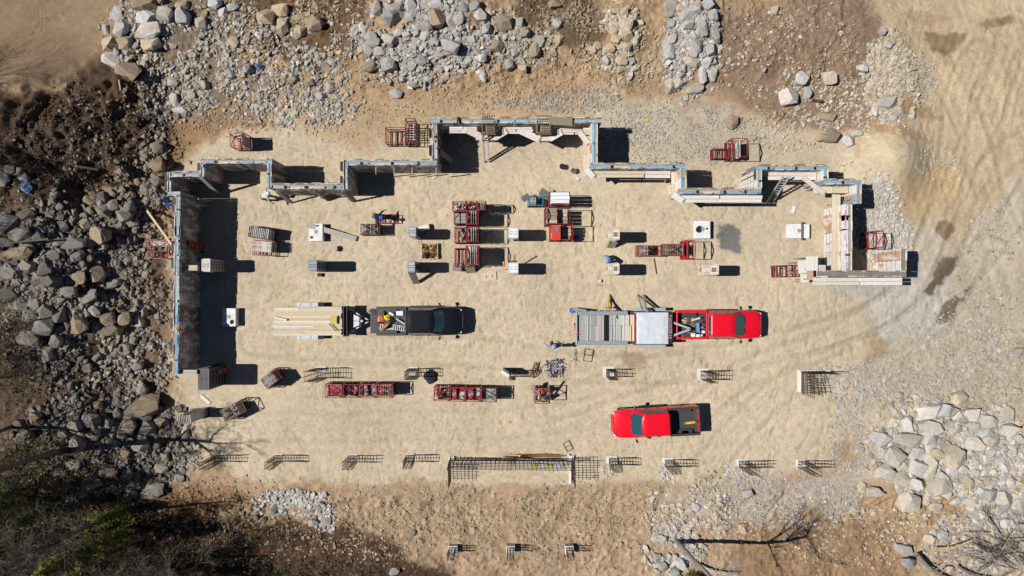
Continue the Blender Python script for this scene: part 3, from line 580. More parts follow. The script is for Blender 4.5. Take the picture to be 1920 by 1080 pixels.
def beam(label, a, b, w_, h_, col, name='tie_beam', cat='beam', mat='wood'):
    m = MB(col); a = Vector(a); b = Vector(b); m.bar(a, b, w_, h_)
    d = (b - a).normalized(); n = d.cross(Vector((0, 0, 1))).normalized()
    m.bar(a + Vector((0, 0, h_ * .5 + .012)) + n * w_ * .22, b + Vector((0, 0, h_ * .5 + .012)) + n * w_ * .22, w_ * .35, .022, col=tuple(c * .85 for c in col))
    return tag(m.build(name, mat), label, cat)
beam('pale boxed beam bridging the long wall and the shaded pier form', P(339, 502, 2.3), P(372, 502.5, 2.3), .33, .3, D(212, 200, 172))
beam('grey boxed beam at the lower end of the long wall', P(336, 697, 2.5), P(371, 697, 2.5), .27, .3, D(196, 190, 178))

# ---------------------------------------------------------------- plank walkways on wall brackets
TANP = [D(232, 216, 190), D(226, 208, 180), D(236, 224, 204), D(222, 202, 172)]
PALEP = [D(236, 226, 214), D(230, 220, 208), D(240, 232, 222), D(226, 214, 200)]
def walkway(label, x0, y0, x1, y1, n=2, z=2.1, cols=PALEP, wallside='N', splits=1, seed=0):
    r = random.Random(int(x0 + y0)); a = P(x0, y0, z); b = P(x1, y1, z); c = (a + b) / 2; dx, dy = abs(a.x - b.x), abs(a.y - b.y)
    along = dx >= dy; L, T = (dx, dy) if along else (dy, dx)
    t = thing('walkway', label, 'walkway', (c.x, c.y, 0), 0 if along else PI / 2, 'plank walkways on the formwork')
    for k in range(n):
        y = -T / 2 + T * (k + .5) / n; xs = [-L / 2] + sorted(-L / 2 + L * (q + 1) / (splits + 1) + r.uniform(-.2, .2) for q in range(splits)) + [L / 2]
        for p, q in zip(xs[:-1], xs[1:]):
            m = MB(r.choice(cols)); m.box(((p + q) / 2 + r.uniform(-.05, .05), y, z - .02 + r.uniform(-.008, .008)), (q - p - .015, T / n - .018, .045), rz=r.uniform(-.003, .003)); m.build('plank', 'wood', t)
    s = {'N': 1, 'S': -1, 'E': -1, 'W': 1}[wallside]
    for q in np.arange(-L / 2 + .4, L / 2 - .2, 1.5):
        m = MB((.12, .11, .10)); w0, w1 = (s * (T / 2 + .12), -s * T / 2)
        m.bar((q, w0, z - .07), (q, w1, z - .07), .04, .06); m.bar((q, w0, z - .75), (q, w1, z - .1), .035); m.bar((q, w0, z - .78), (q, w0, z - .05), .04); m.build('bracket', 'steel', t)
    return t
walkway('short plank walkway inside the top left of the topmost bay', 841, 237.5, 895, 250, 3, wallside='N')
walkway('plank walkway between the two pilasters of the topmost bay', 944, 238, 999, 251, 3, wallside='N')
walkway('plank walkway right of the second pilaster, topmost bay', 1048, 239.5, 1107, 252.5, 3, cols=TANP, wallside='N')
walkway('plank platform in front of the left pilaster under the ladder head', 892.5, 251, 935, 263, 1, z=2.0, wallside='N', splits=0)
walkway('plank platform in front of the right pilaster', 1001, 252, 1036, 264.5, 1, z=2.0, wallside='N', splits=0)
walkway('narrow walkway down the right side of the topmost bay', 1093, 254, 1107, 331, 2, wallside='E', cols=TANP)
walkway('tan plank walkway below the wall right of the topmost bay', 1108, 320.5, 1208.5, 333, 2, cols=TANP, splits=0)
walkway('whiter plank walkway continuing the tan one to the right', 1209.5, 320.5, 1257, 334, 2, splits=0)
walkway('narrow walkway stepping down beside the dark square shadow', 1258.5, 321, 1272, 371, 2, cols=TANP, wallside='E')
walkway('long pale two plank walkway, right of centre', 1273.5, 366, 1428.5, 380, 2, splits=1)
walkway('pale walkway across the ladder bay', 1441, 322.5, 1531, 337.5, 2, splits=0)
walkway('tan walkway below the outermost upper right corner', 1524, 349.5, 1590, 362.5, 1, cols=TANP, splits=1)
walkway('broadest plank walkway, along the right hand wall', 1560, 363.5, 1576, 508.5, 2, cols=TANP, wallside='E', splits=1)
walkway('long white walkway outside the poured bottom right wall', 1524.5, 520.5, 1692, 535, 2, wallside='N', splits=1, z=2.2)
def plank(label, a, b, wd, th=.045, col=None, name='plank', group=None, cat='plank', rungs=0):
    a = Vector(a); b = Vector(b); d = b - a; L = d.length; x = d / L
    y = Vector((0, 0, 1)).cross(x).normalized(); z = x.cross(y); mtx = Matrix((x, y, z)).transposed(); col = col or rnd.choice(PALEP)
    m = MB(col); m.box((a + b) / 2, (L, wd, th), mat=mtx)
    for k in range(rungs): 
        q = a + d * ((k + .5) / rungs) + z * (th / 2 + .01); m.bar(q - y * wd * .46, q + y * wd * .46, .05, .03, col=tuple(c * .6 for c in col))
    else:
        if not rungs:
            for s in (.04, .96): q = a + d * s + z * (th / 2 + .004); m.bar(q - y * wd * .3, q + y * wd * .3, .012, .008, col=(.2, .2, .2))
    return tag(m.build(name, 'wood'), label, cat, group)
Z2 = 2.17
plank('angled plank linking first walkway to the left pilaster platform', P(876, 244, Z2), P(905, 258, 2.06), .42)
plank('angled plank rising from the left pilaster platform to middle walkway', P(928, 258, 2.06), P(950, 245, Z2), .4)
plank('angled plank linking middle walkway to the right pilaster platform', P(973, 244, Z2), P(1012, 262, 2.06), .42)
plank('angled plank rising from right pilaster platform to last walkway', P(1030, 260, 2.06), P(1053, 247, Z2), .42)
plank('angled corner plank at the upper right of topmost bay', P(1085, 246, Z2 + .02), P(1103, 270, Z2 + .02), .34, col=TANP[0])
plank('angled corner plank below the right side of topmost bay', P(1098, 316, Z2 + .02), P(1113, 333, Z2 + .02), .36)
plank('angled corner plank at left end of the long pale walkway', P(1260, 364, Z2 + .02), P(1281, 378, Z2 + .02), .38)
plank('long angled plank from ladder bay walkway down to the corner walkway', P(1504, 332, Z2 + .03), P(1546, 363, Z2 + .03), .3)
# braces leaning on the walls
BR = D(150, 140, 132)
plank('grey brace board leaning inside the corner block', P(376, 332, 2.8), P(409, 364, .1), .28, .06, D(184, 178, 170), 'brace_board', cat='brace')
plank('grey brace board leaning on topmost bay wall, in shadow', P(824, 284, 2.2), P(849, 303, .1), .34, .06, BR, 'brace_board', cat='brace')
for k, (a, b, lb) in enumerate((((521, 358, 2.2), (545, 380, .05), 'first cleated brace plank from the stooping worker'), ((588, 356, 2.5), (608, 373, .05), 'thin brace plank beside the brown panel at propped wall'),
                                ((644, 357, 2.4), (664, 377, .05), 'cleated brace plank at right end of the propped wall'))):
    plank(lb, P(*a), P(*b), .34 if k != 1 else .16, .06, D(168, 154, 146), 'brace_board', cat='brace', rungs=7 if k != 1 else 0)
plank('brown form panel leaning at the foot of the propped wall', P(614, 363, .8), P(623, 371, .05), .8, .06, D(140, 116, 98), 'form_board', cat='form board', rungs=3)
plank('rust red form panel leaning on the long wall inner face', P(354, 456, 2.0), P(384, 461, .1), .42, .06, (.36, .10, .05), 'form_board', cat='form board', rungs=4)
plank('dark red form panel leaning past the dark lower pier form', P(394, 702, 2.0), P(430, 692, .2), .3, .06, (.22, .08, .06), 'form_board', cat='form board', rungs=4)
for k, x in enumerate((705, 739, 773, 818)):
    plank('white tie rod hanging below the recess wall', P(x, 315, 2.4), P(x, 327, 1.0), .05, .04, D(225, 222, 214), 'tie_rod', 'tie rods on the recess wall', 'tie rod')
# ladders
def ladder(label, a, b, wd, n, col, thick=.05, side=(1, 0, 0)):
    a = Vector(a); b = Vector(b); d = b - a; s = Vector(side); s = (s - d.normalized() * s.dot(d.normalized())).normalized() * wd / 2
    t = thing('ladder', label, 'ladder', (b.x, b.y, 0)); o = Vector((b.x, b.y, 0))
    for q in (-1, 1): m = MB(col); m.bar(a + s * q - o, b + s * q - o, thick, .09); m.build('rail', 'steel', t)
    for k in range(n):
        p = a + d * ((k + .7) / (n + .4)) - o; m = MB(col); m.bar(p - s, p + s, .045, .06); m.build('rung', 'steel', t)
    return t
ladder('pale ladder from the sand up to the left pilaster platform', P(909, 250, 2.6), P(913, 304, .05), .32, 13, D(214, 208, 196))
ladder('aluminium ladder slanting up to the ladder bay walkway', P(1475, 330, 2.7), P(1443, 379, .05), .42, 10, D(206, 206, 210), .06)
ladder('dull ladder laid against the long wall in its shadow', P(372, 379, 2.0), P(396, 381, .05), .4, 7, D(150, 148, 146), .04, (0, 1, 0))
plank('cleated plank step leaning below the cream pier form', P(1152, 448, 1.4), P(1147, 464, .05), .46, .05, D(172, 172, 172), 'brace_board', cat='brace', rungs=9)
plank('yellow edged brace board beside the cleated step', P(1144, 450, 1.4), P(1138, 464, .1), .12, .06, D(228, 216, 60), 'brace_board', cat='brace')
plank('wooden step ramp leaning on the big red cage cluster', P(877, 485, 1.5), P(883, 511, .05), .62, .06, D(178, 160, 140), 'brace_board', cat='brace', rungs=8)
plank('cleated brace leaning on the pier form below the bar tray', P(771, 509, 1.6), P(781, 531, .05), .45, .06, D(150, 140, 130), 'brace_board', cat='brace', rungs=8)
plank('long thin brace on the whitish lower pier form', P(966, 478, 1.7), P(964, 492, .9), .06, .06, D(120, 105, 90), 'brace_board', cat='brace')
plank('brown board propped beside the whitish lower pier form', P(954, 495, .7), P(942, 499, .05), .55, .03, D(206, 168, 140), 'brace_board', cat='brace')
# pilasters on the topmost wall with projecting bar mats
for k, (x0, x1, lb) in enumerate(((903, 928, 'left'), (1006, 1033, 'right'))):
    a = P(x0, 231.5, 2.85); b = P(x1, 249, 2.75); c = (a + b) / 2; t = thing('pilaster_form', f'wooden pilaster form with a wire mat on top, {lb} of two', 'pilaster form', (c.x, c.y, 0), 0, 'pilaster forms')
    w_, d_ = abs(a.x - b.x), abs(a.y - b.y)
    for sx in (-1, 1): m = MB(D(150, 128, 106)); m.box((sx * (w_ / 2 - .03), 0, 1.35), (.06, d_, 2.7)); m.build('side_panel', 'wood', t)
    m = MB(D(170, 148, 122)); m.box((0, -d_ / 2 + .03, 1.35), (w_ - .13, .06, 2.7)); m.box((0, -d_ / 2 - .04, 2.5), (w_ + .1, .09, .12), col=D(128, 84, 60)); m.box((0, -d_ / 2 - .04, 1.4), (w_ + .1, .09, .12), col=D(128, 84, 60)); m.build('front_panel', 'wood', t)
    m = MB(D(176, 160, 138)); m.box((0, 0, 2.45), (w_ - .14, d_ - .08, .05)); m.build('concrete_fill', 'concrete', t)
    m = MB((.10, .075, .055))
    for q in np.linspace(-.42, .42, 6): m.tube((q * w_, -d_ / 2, 2.86), (q * w_, d_ / 2 + .5, 2.86), .016); m.tube((q * w_, d_ / 2 + .3, 2.3), (q * w_ + .05, d_ / 2 + .42, 3.35), .016)
    for q in np.linspace(-.4, .95, 6): m.tube((-w_ / 2, q * d_, 2.88), (w_ / 2, q * d_, 2.88), .016)
    m.build('wire_mat', 'rust', t)
plank('grey timber lying on top of the topmost wall', P(1030, 226, 2.98), P(1073, 229, 2.98), .5, .12, D(150, 140, 118), 'timber', cat='timber')
plank('thin dark bar across the topmost wall near its left end', P(858, 219, 3.02), P(858, 231, 3.02), .1, .1, (.05, .045, .04), 'clamp_bar', cat='clamp bar')
# red stencil marks and pale boards on the right hand wall
mk = thing('sign_board', 'white boards with red stencil marks fixed on the right hand wall', 'sign board', P(1580, 440, 0))
o = mk.location.copy()
for k, (yy, pink) in enumerate(((418, 0), (444, 0), (477, 1), (400, 1))):
    c = P(1581.5, yy, 2.72) - o; m = MB(D(244, 238, 240)); m.box(c, (.1, .95, .36)); b = m.build('board', 'matte', mk)
    m = MB(D(206, 84, 116))
    for q in range(4): m.box((c.x + rnd.uniform(-.025, .02), c.y - .2 + q * .12, c.z + .184), (.05, .07, .01), rz=rnd.uniform(-.4, .4))
    m.build('stencil_mark', 'paint', b)
    m = MB(D(236, 226, 238)); m.box((c.x + .16, c.y, c.z + .12), (.1, .9, .12)); m.build('form_cap', 'matte', mk)
# plank litter and white panels at the left end of the poured wall
for k, (x, y, wd, ln, rz, z, lb) in enumerate(((1522, 494, .75, .9, 0, 2.0, 'topmost white panel on the jumble beside the red cage'), (1508, 500, .8, .8, .1, 1.7, 'square white panel beside the red cage tip'), (1509, 520, .55, .62, 0, 1.2, 'lower white panel below the red cage tip'),
                                               (1522, 514, .55, .75, 0, 1.9, 'brownish panel in the jumble beside the red cage'), (1536, 508, .8, .75, 0, 1.9, 'grey patched panel in the jumble beside the red cage'), (1546, 515, .38, .5, 0, 2.0, 'small white panel at the poured wall end'))):
    c = P(x, y, z); t = thing('form_board', lb, 'form board', (c.x, c.y, 0), rz); col = D(238, 232, 222) if k not in (3, 4) else (D(206, 172, 146) if k == 3 else D(206, 204, 200))
    m = MB(col); m.box((0, 0, z), (wd, ln, .05)); m.box((wd * .2, 0, z + .03), (.02, ln * .9, .012), col=tuple(v * .75 for v in col)); m.build('face_sheet', 'wood', t)
    for q in (-1, 1):
        m = MB((.3, .26, .22)); m.bar((q * wd * .42, -ln * .42, 0), (q * wd * .42, -ln * .42, z), .07); m.bar((q * wd * .42, ln * .42, 0), (q * wd * .42, ln * .42, z), .07); m.bar((q * wd * .42, -ln * .42, z - .06), (q * wd * .42, ln * .42, z - .06), .06); m.build('prop', 'wood', t)

# ---------------------------------------------------------------- white footing blocks
def footing(label, x0, y0, x1, y1, h, marks=()):
    a = P(x0, y0, h); b = P(x1, y1, h); c = (a + b) / 2; w_, d_ = abs(a.x - b.x), abs(a.y - b.y)
    t = thing('footing_block', label, 'footing block', (c.x, c.y, 0), 0, 'white footing blocks')
    m = MB(D(246, 244, 242)); m.box((0, 0, h / 2), (w_, d_, h)); m.build('block', 'concrete', t, bevel=.02)
    m = MB(D(170, 168, 166)); m.lathe([(.10, h - .004), (.13, h + .006), (.10, h + .012)], (w_ * .02, .03, 0), 14); m.build('pour_plug', 'matte', t)
    for (mx, my, mw, mh) in marks: m = MB((.02, .02, .022)); m.prism([(mx + mw * math.cos(q) * (1 + .25 * math.sin(2 * q + 1)), my + mh * math.sin(q)) for q in np.linspace(0, 2 * PI, 14)[:-1]], h - .01, h + .008); m.build('hole', 'matte', t)
    return t
footing('white footing block with a loose plank lying over it', 579.5, 419, 605, 452, .5, ((-.27, -.33, .09, .09), (.1, .42, .12, .05)))
footing('white footing block with a large black hole, beside grey patch', 1303, 414, 1332, 447, .42, ((-.22, .02, .2, .24), (.28, .06, .07, .07)))
footing('white footing block strapped with a wooden bar, rightmost', 1477, 420, 1518, 446.5, .3)
footing('white footing block half in the long wall shadow', 416, 578, 442, 612, .5, ((.2, -.3, .12, .16),))
plank('dark wooden bar lying across the rightmost footing block', P(1504, 416, .36), P(1504, 450, .36), .09, .1, D(120, 104, 92), 'wooden_bar', cat='wooden bar')
plank('long grey plank lying over the white footing block', P(574, 421, .56), P(668, 448, .12), .34, .05, D(196, 188, 176))
plank('long pale plank leaning against outside of the long wall', P(254, 365, .55), P(327, 466, 2.0), .13, .07, D(222, 198, 160))
plank('short pale plank end beside the far corner block', P(284, 362, .4), P(316, 349, .6), .13, .06, D(214, 186, 148))
plank('white plank on the sand below the long wall end', P(376, 741, .05), P(394, 757, .05), .2, .05, D(240, 232, 222))
plank('small white board on the sand below the ladder bay', P(1485, 400, .05), P(1490, 386, .05), .22, .05, D(244, 240, 236))
plank('small pale board beside the two buckets in the topmost bay', P(1079, 332, .04), P(1086, 337, .04), .22, .04, D(238, 222, 208))
plank('small white board on sand under the recess wall end', P(810, 334, .04), P(818, 329, .04), .18, .04, D(236, 228, 212))
plank('thin branch stick lying on the sand near red frames', P(1226, 484, .03), P(1231, 514, .03), .05, .05, (.07, .05, .04), 'stick', cat='stick')
plank('weathered stick among the dark rocks beside upper left spoil', G(145, 312, .1), G(190, 320, .12), .12, .1, D(176, 160, 140), 'stick', cat='stick')
plank('thin pole lying across the boulders in the left bank', G(36, 457, .75), G(108, 450, .8), .12, .1, D(120, 110, 100), 'stick', cat='stick')
plank('pale stake standing in the spoil of the upper left heap', G(224, 150, .1), G(231, 172, .3), .08, .08, D(190, 170, 140), 'stick', cat='stick')
t = thing('cardboard_sheet', 'flattened cardboard sheets lying on the sand by whitish pier form', 'cardboard', (0, 0, 0))
for k, (x, y, s, z) in enumerate(((911, 519, .55, .03), (922, 517, .6, .06))):
    m = MB(D(224, 204, 176)); m.box(P(x, y, z), (s, .55, .015), rz=.06 * k); m.box(P(x + 1, y, z + .012), (.05, .2, .008), rz=.3, col=(.1, .09, .08)); m.build('sheet', 'wood', t)
# ---------------------------------------------------------------- pickups
RED = (.70, .006, .022); BLK = (.006, .008, .014)
def pickup(label, loc, rz, paint, L=5.55, Wd=1.84, gate_down=False, liner=(.05, .052, .055), rails=None, rf=.328):
    t = thing('pickup_truck', label, 'pickup truck', loc, rz, 'pickup trucks on the pad'); h = Wd / 2
    X = lambda f: L / 2 - f * L
    # front body and the base of the cab, swept through stations
    st = [(-.004, .50, .62, .82), (.006, .68, .50, .95), (.022, .82, .44, 1.02), (.055, .93, .42, 1.07), (.11, .985, .40, 1.11), (.2, 1, .40, 1.15), (.26, 1, .40, 1.16), (.45, 1, .40, 1.16), (.645, 1, .40, 1.16)]
    rows = []
    for f, wf, zb, zt in st:
        w_ = h * wf; half = [(w_ * .9, zb), (w_ * .985, zb + .16), (w_, (zb + zt) / 2 + .08), (w_ * .985, zt - .10), (w_ * .95, zt - .035), (w_ * .86, zt - .005), (w_ * .6, zt + .012), (w_ * .3, zt + .03), (0, zt + .034)]
        rows.append([(X(f), y, z) for y, z in half] + [(X(f), -y, z) for y, z in half[-2::-1]])
    m = MB(paint); m.grid(rows[::-1]); n = len(rows[0]); m.add(rows[0], [tuple(range(n - 1, -1, -1))]); m.add(rows[-1], [tuple(range(n))])
    m.build('body', 'car_paint', t, smooth=True)
    m = MB(tuple(c * .35 for c in paint)); 
    for s in (-1, 1): m.bar((X(.035), s * h * .72, 1.06), (X(.19), s * h * .8, 1.165), .012, .008)
    m.bar((X(.035), -h * .72, 1.06), (X(.035), h * .72, 1.06), .012, .008); m.build('hood_seam', 'paint', t)
    # greenhouse
    def loop(f0, f1, hw, z, bul, chf):
        p = [(f0 + chf, 1), (f0 + chf * .25, .86), (f0 - bul * .6, .5), (f0 - bul, 0), (f0 - bul * .6, -.5), (f0 + chf * .25, -.86), (f0 + chf, -1), (f1 - .02, -1), (f1, -.88), (f1, 0), (f1, .88), (f1 - .02, 1)]
        return [(X(f), hw * y, z) for f, y in p]
    lo = loop(.215, .645, h * .95, 1.14, .018, .05); hi = loop(rf, .632, h * .76, 1.80, .012, .025); hi2 = loop(rf + .012, .622, h * .72, 1.835, .01, .025); hi3 = loop(rf + .05, .58, h * .5, 1.855, .004, .02)
    m = MB(paint); m.grid([lo, hi, hi2, hi3], closed=True); m.add(hi3, [tuple(range(12))]); m.build('cab_roof', 'car_paint', t, smooth=True, bevel=.0)
    def lerp(a, b, k): return tuple(a[i] + (b[i] - a[i]) * k for i in range(3))
    def pane(name, idx, k0, k1, out, u=(0., 1.)):
        pts0 = [lo[i] for i in idx]; pts1 = [hi[i] for i in idx]; m = MB()
        if len(idx) == 2:
            pts0 = [lerp(pts0[0], pts0[1], q) for q in u]; pts1 = [lerp(pts1[0], pts1[1], q) for q in u]
        r0 = [tuple(Vector(lerp(a, b, k0)) + Vector(out)) for a, b in zip(pts0, pts1)]; r1 = [tuple(Vector(lerp(a, b, k1)) + Vector(out)) for a, b in zip(pts0, pts1)]
        m.grid([r0, r1]); return m.build(name, 'glass', t, smooth=True)
    ws = pane('windshield', (1, 2, 3, 4, 5), .06, .93, (.012, 0, .012))
    m = MB((.01, .01, .012)); m.bar((X(.205), -.55, 1.2), (X(.222), .1, 1.215), .025, .02); m.bar((X(.205), .05, 1.2), (X(.222), .6, 1.215), .025, .02); m.build('wiper', 'plastic', ws)
    for ix, s in (((11, 0), 1), ((6, 7), -1)):
        for u in ((.06, .46), (.52, .96)): pane('side_window', ix, .2, .86, (0, s * .012, .006), u)
    pane('rear_window', (8, 10), .25, .85, (-.012, 0, .006))
    # bed
    f0, f1 = .65, .995; xa, xb = X(f0), X(f1); rt = 1.24; fl = .78; rc = rails or liner
    m = MB(paint)
    for s in (-1, 1): m.box(((xa + xb) / 2, s * (h - .045), .79), (xa - xb, .09, .86)); m.box(((xa + xb) / 2, s * (h - .02), .95), (xa - xb - .3, .07, .16))
    m.box((xa + .02, 0, .85), (.05, Wd - .18, .78)); m.build('bed_side', 'car_paint', t, bevel=.02)
    m = MB(rc)
    for s in (-1, 1): m.box(((xa + xb) / 2, s * (h - .075), rt + .003), (xa - xb, .15, .045))
    m.box((xa - .03, 0, rt + .003), (.07, Wd - .31, .045)); m.build('bed_rail', 'plastic', t, bevel=.01)
    m = MB(liner); m.box(((xa + xb) / 2 - .01, 0, fl), (xa - xb - .02, Wd - .2, .04))
    for k in range(11): m.box(((xa + xb) / 2, (k - 5) * .14, fl + .028), (xa - xb - .14, .07, .018), col=tuple(c * 1.35 for c in liner))
    for s in (-1, 1): m.box(((xa + xb) / 2 - .1, s * (h - .24), fl + .13), (.85, .26, .22)); m.box(((xa + xb) / 2, s * (h - .105), (fl + rt) / 2), (xa - xb - .04, .03, rt - fl - .04))
    m.build('bed_liner', 'plastic', t, bevel=.012)
    if gate_down:
        m = MB(liner); m.box((xb - .24, 0, fl), (.46, Wd - .24, .06))
        for k in range(8): m.box((xb - .24, (k - 3.5) * .19, fl + .034), (.4, .06, .012), col=tuple(c * 1.4 for c in liner))
        m.build('tailgate', 'plastic', t, bevel=.01)
    else:
        m = MB(paint); m.box((xb - .015, 0, .88), (.07, Wd - .2, .62)); m.box((xb - .01, 0, rt - .03), (.09, Wd - .2, .06), col=rc); m.build('tailgate', 'car_paint', t, bevel=.012)
    m = MB((.35, .35, .36)); m.box((xb - (.02 if gate_down else .13), 0, .52), (.14, Wd - .12, .16)); m.build('rear_bumper', 'steel', t, bevel=.02)
    m = MB((.03, .03, .032)); m.box((X(.006), 0, .66), (.12, Wd * .5, .2)); m.build('grille', 'plastic', t, bevel=.02)
    m = MB((.4, .4, .41)); m.box((X(.006), 0, .5), (.14, Wd * .62, .17), col=(.12, .12, .125)); m.build('front_bumper', 'steel', t, bevel=.03)
    for s in (-1, 1):
        m = MB((.75, .77, .8)); m.box((X(.026), s * h * .70, .93), (.12, .26, .1), rz=-s * .5); m.build('headlight', 'plastic', t, bevel=.03)
        m = MB((.35, .01, .01)); m.box((xb + .005, s * (h - .04), .98), (.08, .1, .3)); m.build('taillight', 'plastic', t, bevel=.015)
        m = MB((.02, .02, .022)); m.box((X(.262), s * (h + .17), 1.24), (.13, .2, .2), rz=s * .35); m.bar((X(.255), s * (h - .05), 1.17), (X(.262), s * (h + .1), 1.2), .06); m.build('mirror', 'plastic', t, bevel=.03)
        m = MB((.02, .02, .022))
        for f in (.39, .53): m.box((X(f), s * (h + .012), 1.02), (.2, .03, .04))
        m.build('door_handle', 'plastic', t, bevel=.008)
        m = MB(tuple(c * .25 for c in paint))
        for f in (.275, .45, .64): m.box((X(f), s * (h + .0), .8), (.014, .012, .62))
        m.build('door_seam', 'paint', t)
        m = MB((.03, .03, .032)); m.box((X(.45), s * (h - .02), .38), (1.9, .16, .05)); m.build('running_board', 'plastic', t, bevel=.01)
        for f in (.15, .79):
            wx = X(f); q = [(.17, -.1), (.36, -.12), (.395, -.08), (.40, 0), (.395, .08), (.36, .12), (.17, .1)]
            def lay_w(prof, col, name, mat, par):
                m = MB(col); m.lathe(prof, n=22); m.v = [(x + wx, z + s * (h - .115), y + .4) for x, y, z in m.v]; return m.build(name, mat, par, smooth=True)
            tw = lay_w(q, (.015, .015, .016), 'tyre', 'rubber', None); tw.parent = t; tw.name = 'wheel'
            lay_w([(.02, s * .1), (.12, s * .125), (.2, s * .105), (.235, s * .115)], (.4, .4, .42), 'rim', 'steel', tw)
            m = MB((.012, .012, .012)); m.lathe([(.44, -.02), (.46, 0), (.44, .02)], n=22); m.v = [(x + wx, z + s * (h - .02), max(y + .42, .42)) for x, y, z in m.v]; m.build('wheel_arch', 'plastic', t)
    m = MB((.012, .012, .013)); m.box((0, 0, .42), (L * .86, Wd * .72, .14)); m.build('chassis', 'plastic', t)
    return t
yb = P(0, 600.7).y; bx = (P(868.6, 0).x + P(712.4, 0).x) / 2
T1 = pickup('black pickup truck with its tailgate down, hitched to the lumber trailer', (bx, yb, 0), 0, BLK, gate_down=True)
ty = P(0, 607.2).y; tx = P(1418.7, 0).x - 5.55 / 2
T2 = pickup('red pickup truck facing right, hitched to the silver tarp trailer', (tx, ty, 0), 0, RED, rails=RED, rf=.375)
a = P(1144.7, 790.5); b = P(1303, 782); c3 = (a + b) / 2
T3 = pickup('red pickup truck parked alone on the lower pad, facing left', (c3.x, c3.y, 0), math.atan2(a.y - b.y, a.x - b.x), RED, L=(a - b).length, rails=(.045, .046, .05))
# the level lying in the parked truck's bed
def level(label, a, b): 
    t = thing('spirit_level', label, 'spirit level', a); m = MB(D(240, 196, 40)); d = Vector(b) - Vector(a); m.bar((0, 0, 0), d, .15, .1); m.build('body', 'paint', t, bevel=.02)
    for q in (-.06, 1.06): m = MB((.12, .11, .1)); m.box(d * q, (.13, .17, .12), rz=math.atan2(d.y, d.x)); m.build('end_cap', 'plastic', t)
level('yellow tool with grey ends lying in the parked red truck bed', P(1284, 793.5, .87), P(1303, 791.5, .87))
plank('flattened grey box at wheel arch in the parked red truck bed', P(1277, 810, .95), P(1292, 809, .95), .16, .14, (.16, .17, .17), 'storage_box', cat='box')

# ---------------------------------------------------------------- lumber trailer behind the black truck
A = P(511, 600.5, .95); B = P(640, 600.5, .95); t = thing('lumber_trailer', 'flatbed trailer piled flat with lumber, behind the black truck', 'trailer', ((A.x + B.x) / 2, yb, 0))
TL = B.x - A.x; ox = (A.x + B.x) / 2; TWd = 1.86
m = MB((.03, .03, .032)); m.box((0, 0, .62), (TL - .3, TWd - .1, .12)); m.build('deck', 'paint', t)
m = MB((.025, .025, .028)); xf = P(640, 0, 1.2).x - ox
m.box((xf + .14, 0, .9), (.05, TWd + .1, .6)); m.box((xf + .34, 0, .9), (.05, TWd + .1, .6)); m.box((xf + .24, 0, .62), (.24, TWd + .1, .08))
for s in (-1, 1): m.box((xf + .24, s * (TWd / 2 + .02), .92), (.3, .06, .6))
m.build('front_rack', 'paint', t)
xt = P(690, 0, .65).x - ox
for s in (-1, 1):
    m = MB((.55, .56, .58)); m.bar((xf + .36, s * .78, .62), (xt, s * .05, .58), .07, .1); m.build('tongue_rail', 'steel', t)
    m = MB(D(190, 192, 198)); m.box((.0, s * (TWd / 2 + .13), .8), (1.35, .26, .05)); m.bar((.66, s * (TWd / 2 + .13), .8), (.95, s * (TWd / 2 + .13), .45), .26, .05); m.bar((-.66, s * (TWd / 2 + .13), .8), (-.95, s * (TWd / 2 + .13), .45), .26, .05)
    for q in (-.45, .2): m.box((q, s * (TWd / 2 + .13), .83), (.03, .26, .02), col=(.2, .2, .2))
    m.build('fender', 'steel', t)
    for q in (-.42, .42):
        m = MB((.015, .015, .016)); m.lathe([(.15, -.1), (.33, -.11), (.35, 0), (.33, .11), (.15, .1)], n=18); m.v = [(x + q, z + s * (TWd / 2 + .12), y + .35) for x, y, z in m.v]; m.build('wheel', 'rubber', t, smooth=True)
m = MB((.6, .61, .64)); m.box((xf + .95, 0, .72), (.5, .8, .3), col=(.02, .02, .022)); m.prism([(xf + .72, -.42), (xf + 1.08, -.26), (xf + 1.08, .26), (xf + .72, .42)], .88, .90, col=D(226, 228, 240)); m.box((xf + .9, 0, .905), (.36, .05, .012), col=(.2, .2, .22)); m.build('tool_chest', 'paint', t)
m = MB((.5, .5, .5)); m.lathe([(.05, .55), (.05, .95), (.08, .96)], (xt - .35, 0, 0), 10); m.build('jack', 'steel', t)
LUM = [D(232, 214, 184), D(238, 224, 200), D(226, 204, 168), D(228, 212, 186), D(222, 214, 204), D(220, 202, 172), D(242, 230, 208), D(214, 192, 158), D(216, 210, 202)]
for row in range(2):
    for k in range(18):
        y = yb - TWd / 2 + TWd * (k + .5) / 18; zz = .76 + row * .1; 
        parts_ = [(A.x + rnd.uniform(0, .12), B.x + rnd.uniform(-.1, .05))] if rnd.random() < .5 else [(A.x + rnd.uniform(-.03, .2), A.x + TL * rnd.uniform(.35, .65))]
        if len(parts_) == 1 and parts_[0][1] < B.x - .3: parts_.append((parts_[0][1] + .02, B.x + rnd.uniform(-.1, .05)))
        for p, q in parts_:
            m = MB(rnd.choice(LUM)); m.box(((p + q) / 2, y, zz + rnd.uniform(0, .015)), (q - p, TWd / 18 - .004, .09), rz=rnd.uniform(-.002, .002)); o = m.build('lumber_board', 'wood')
            tag(o, f'bare lumber board in the ' + ('upper' if row else 'lower') + ' layer of the flatbed trailer load', 'lumber board', f'trailer load {"upper" if row else "lower"} layer')
plank('yellow plywood offcut at the front of the trailer lumber', P(620, 600, 1.05), P(632, 600, 1.05), .52, .05, D(226, 196, 100), 'plywood_offcut', cat='plywood')
plank('bright white board end near the rear of the trailer lumber', P(513, 595, 1.02), P(538, 600, 1.02), .12, .04, D(246, 232, 206))
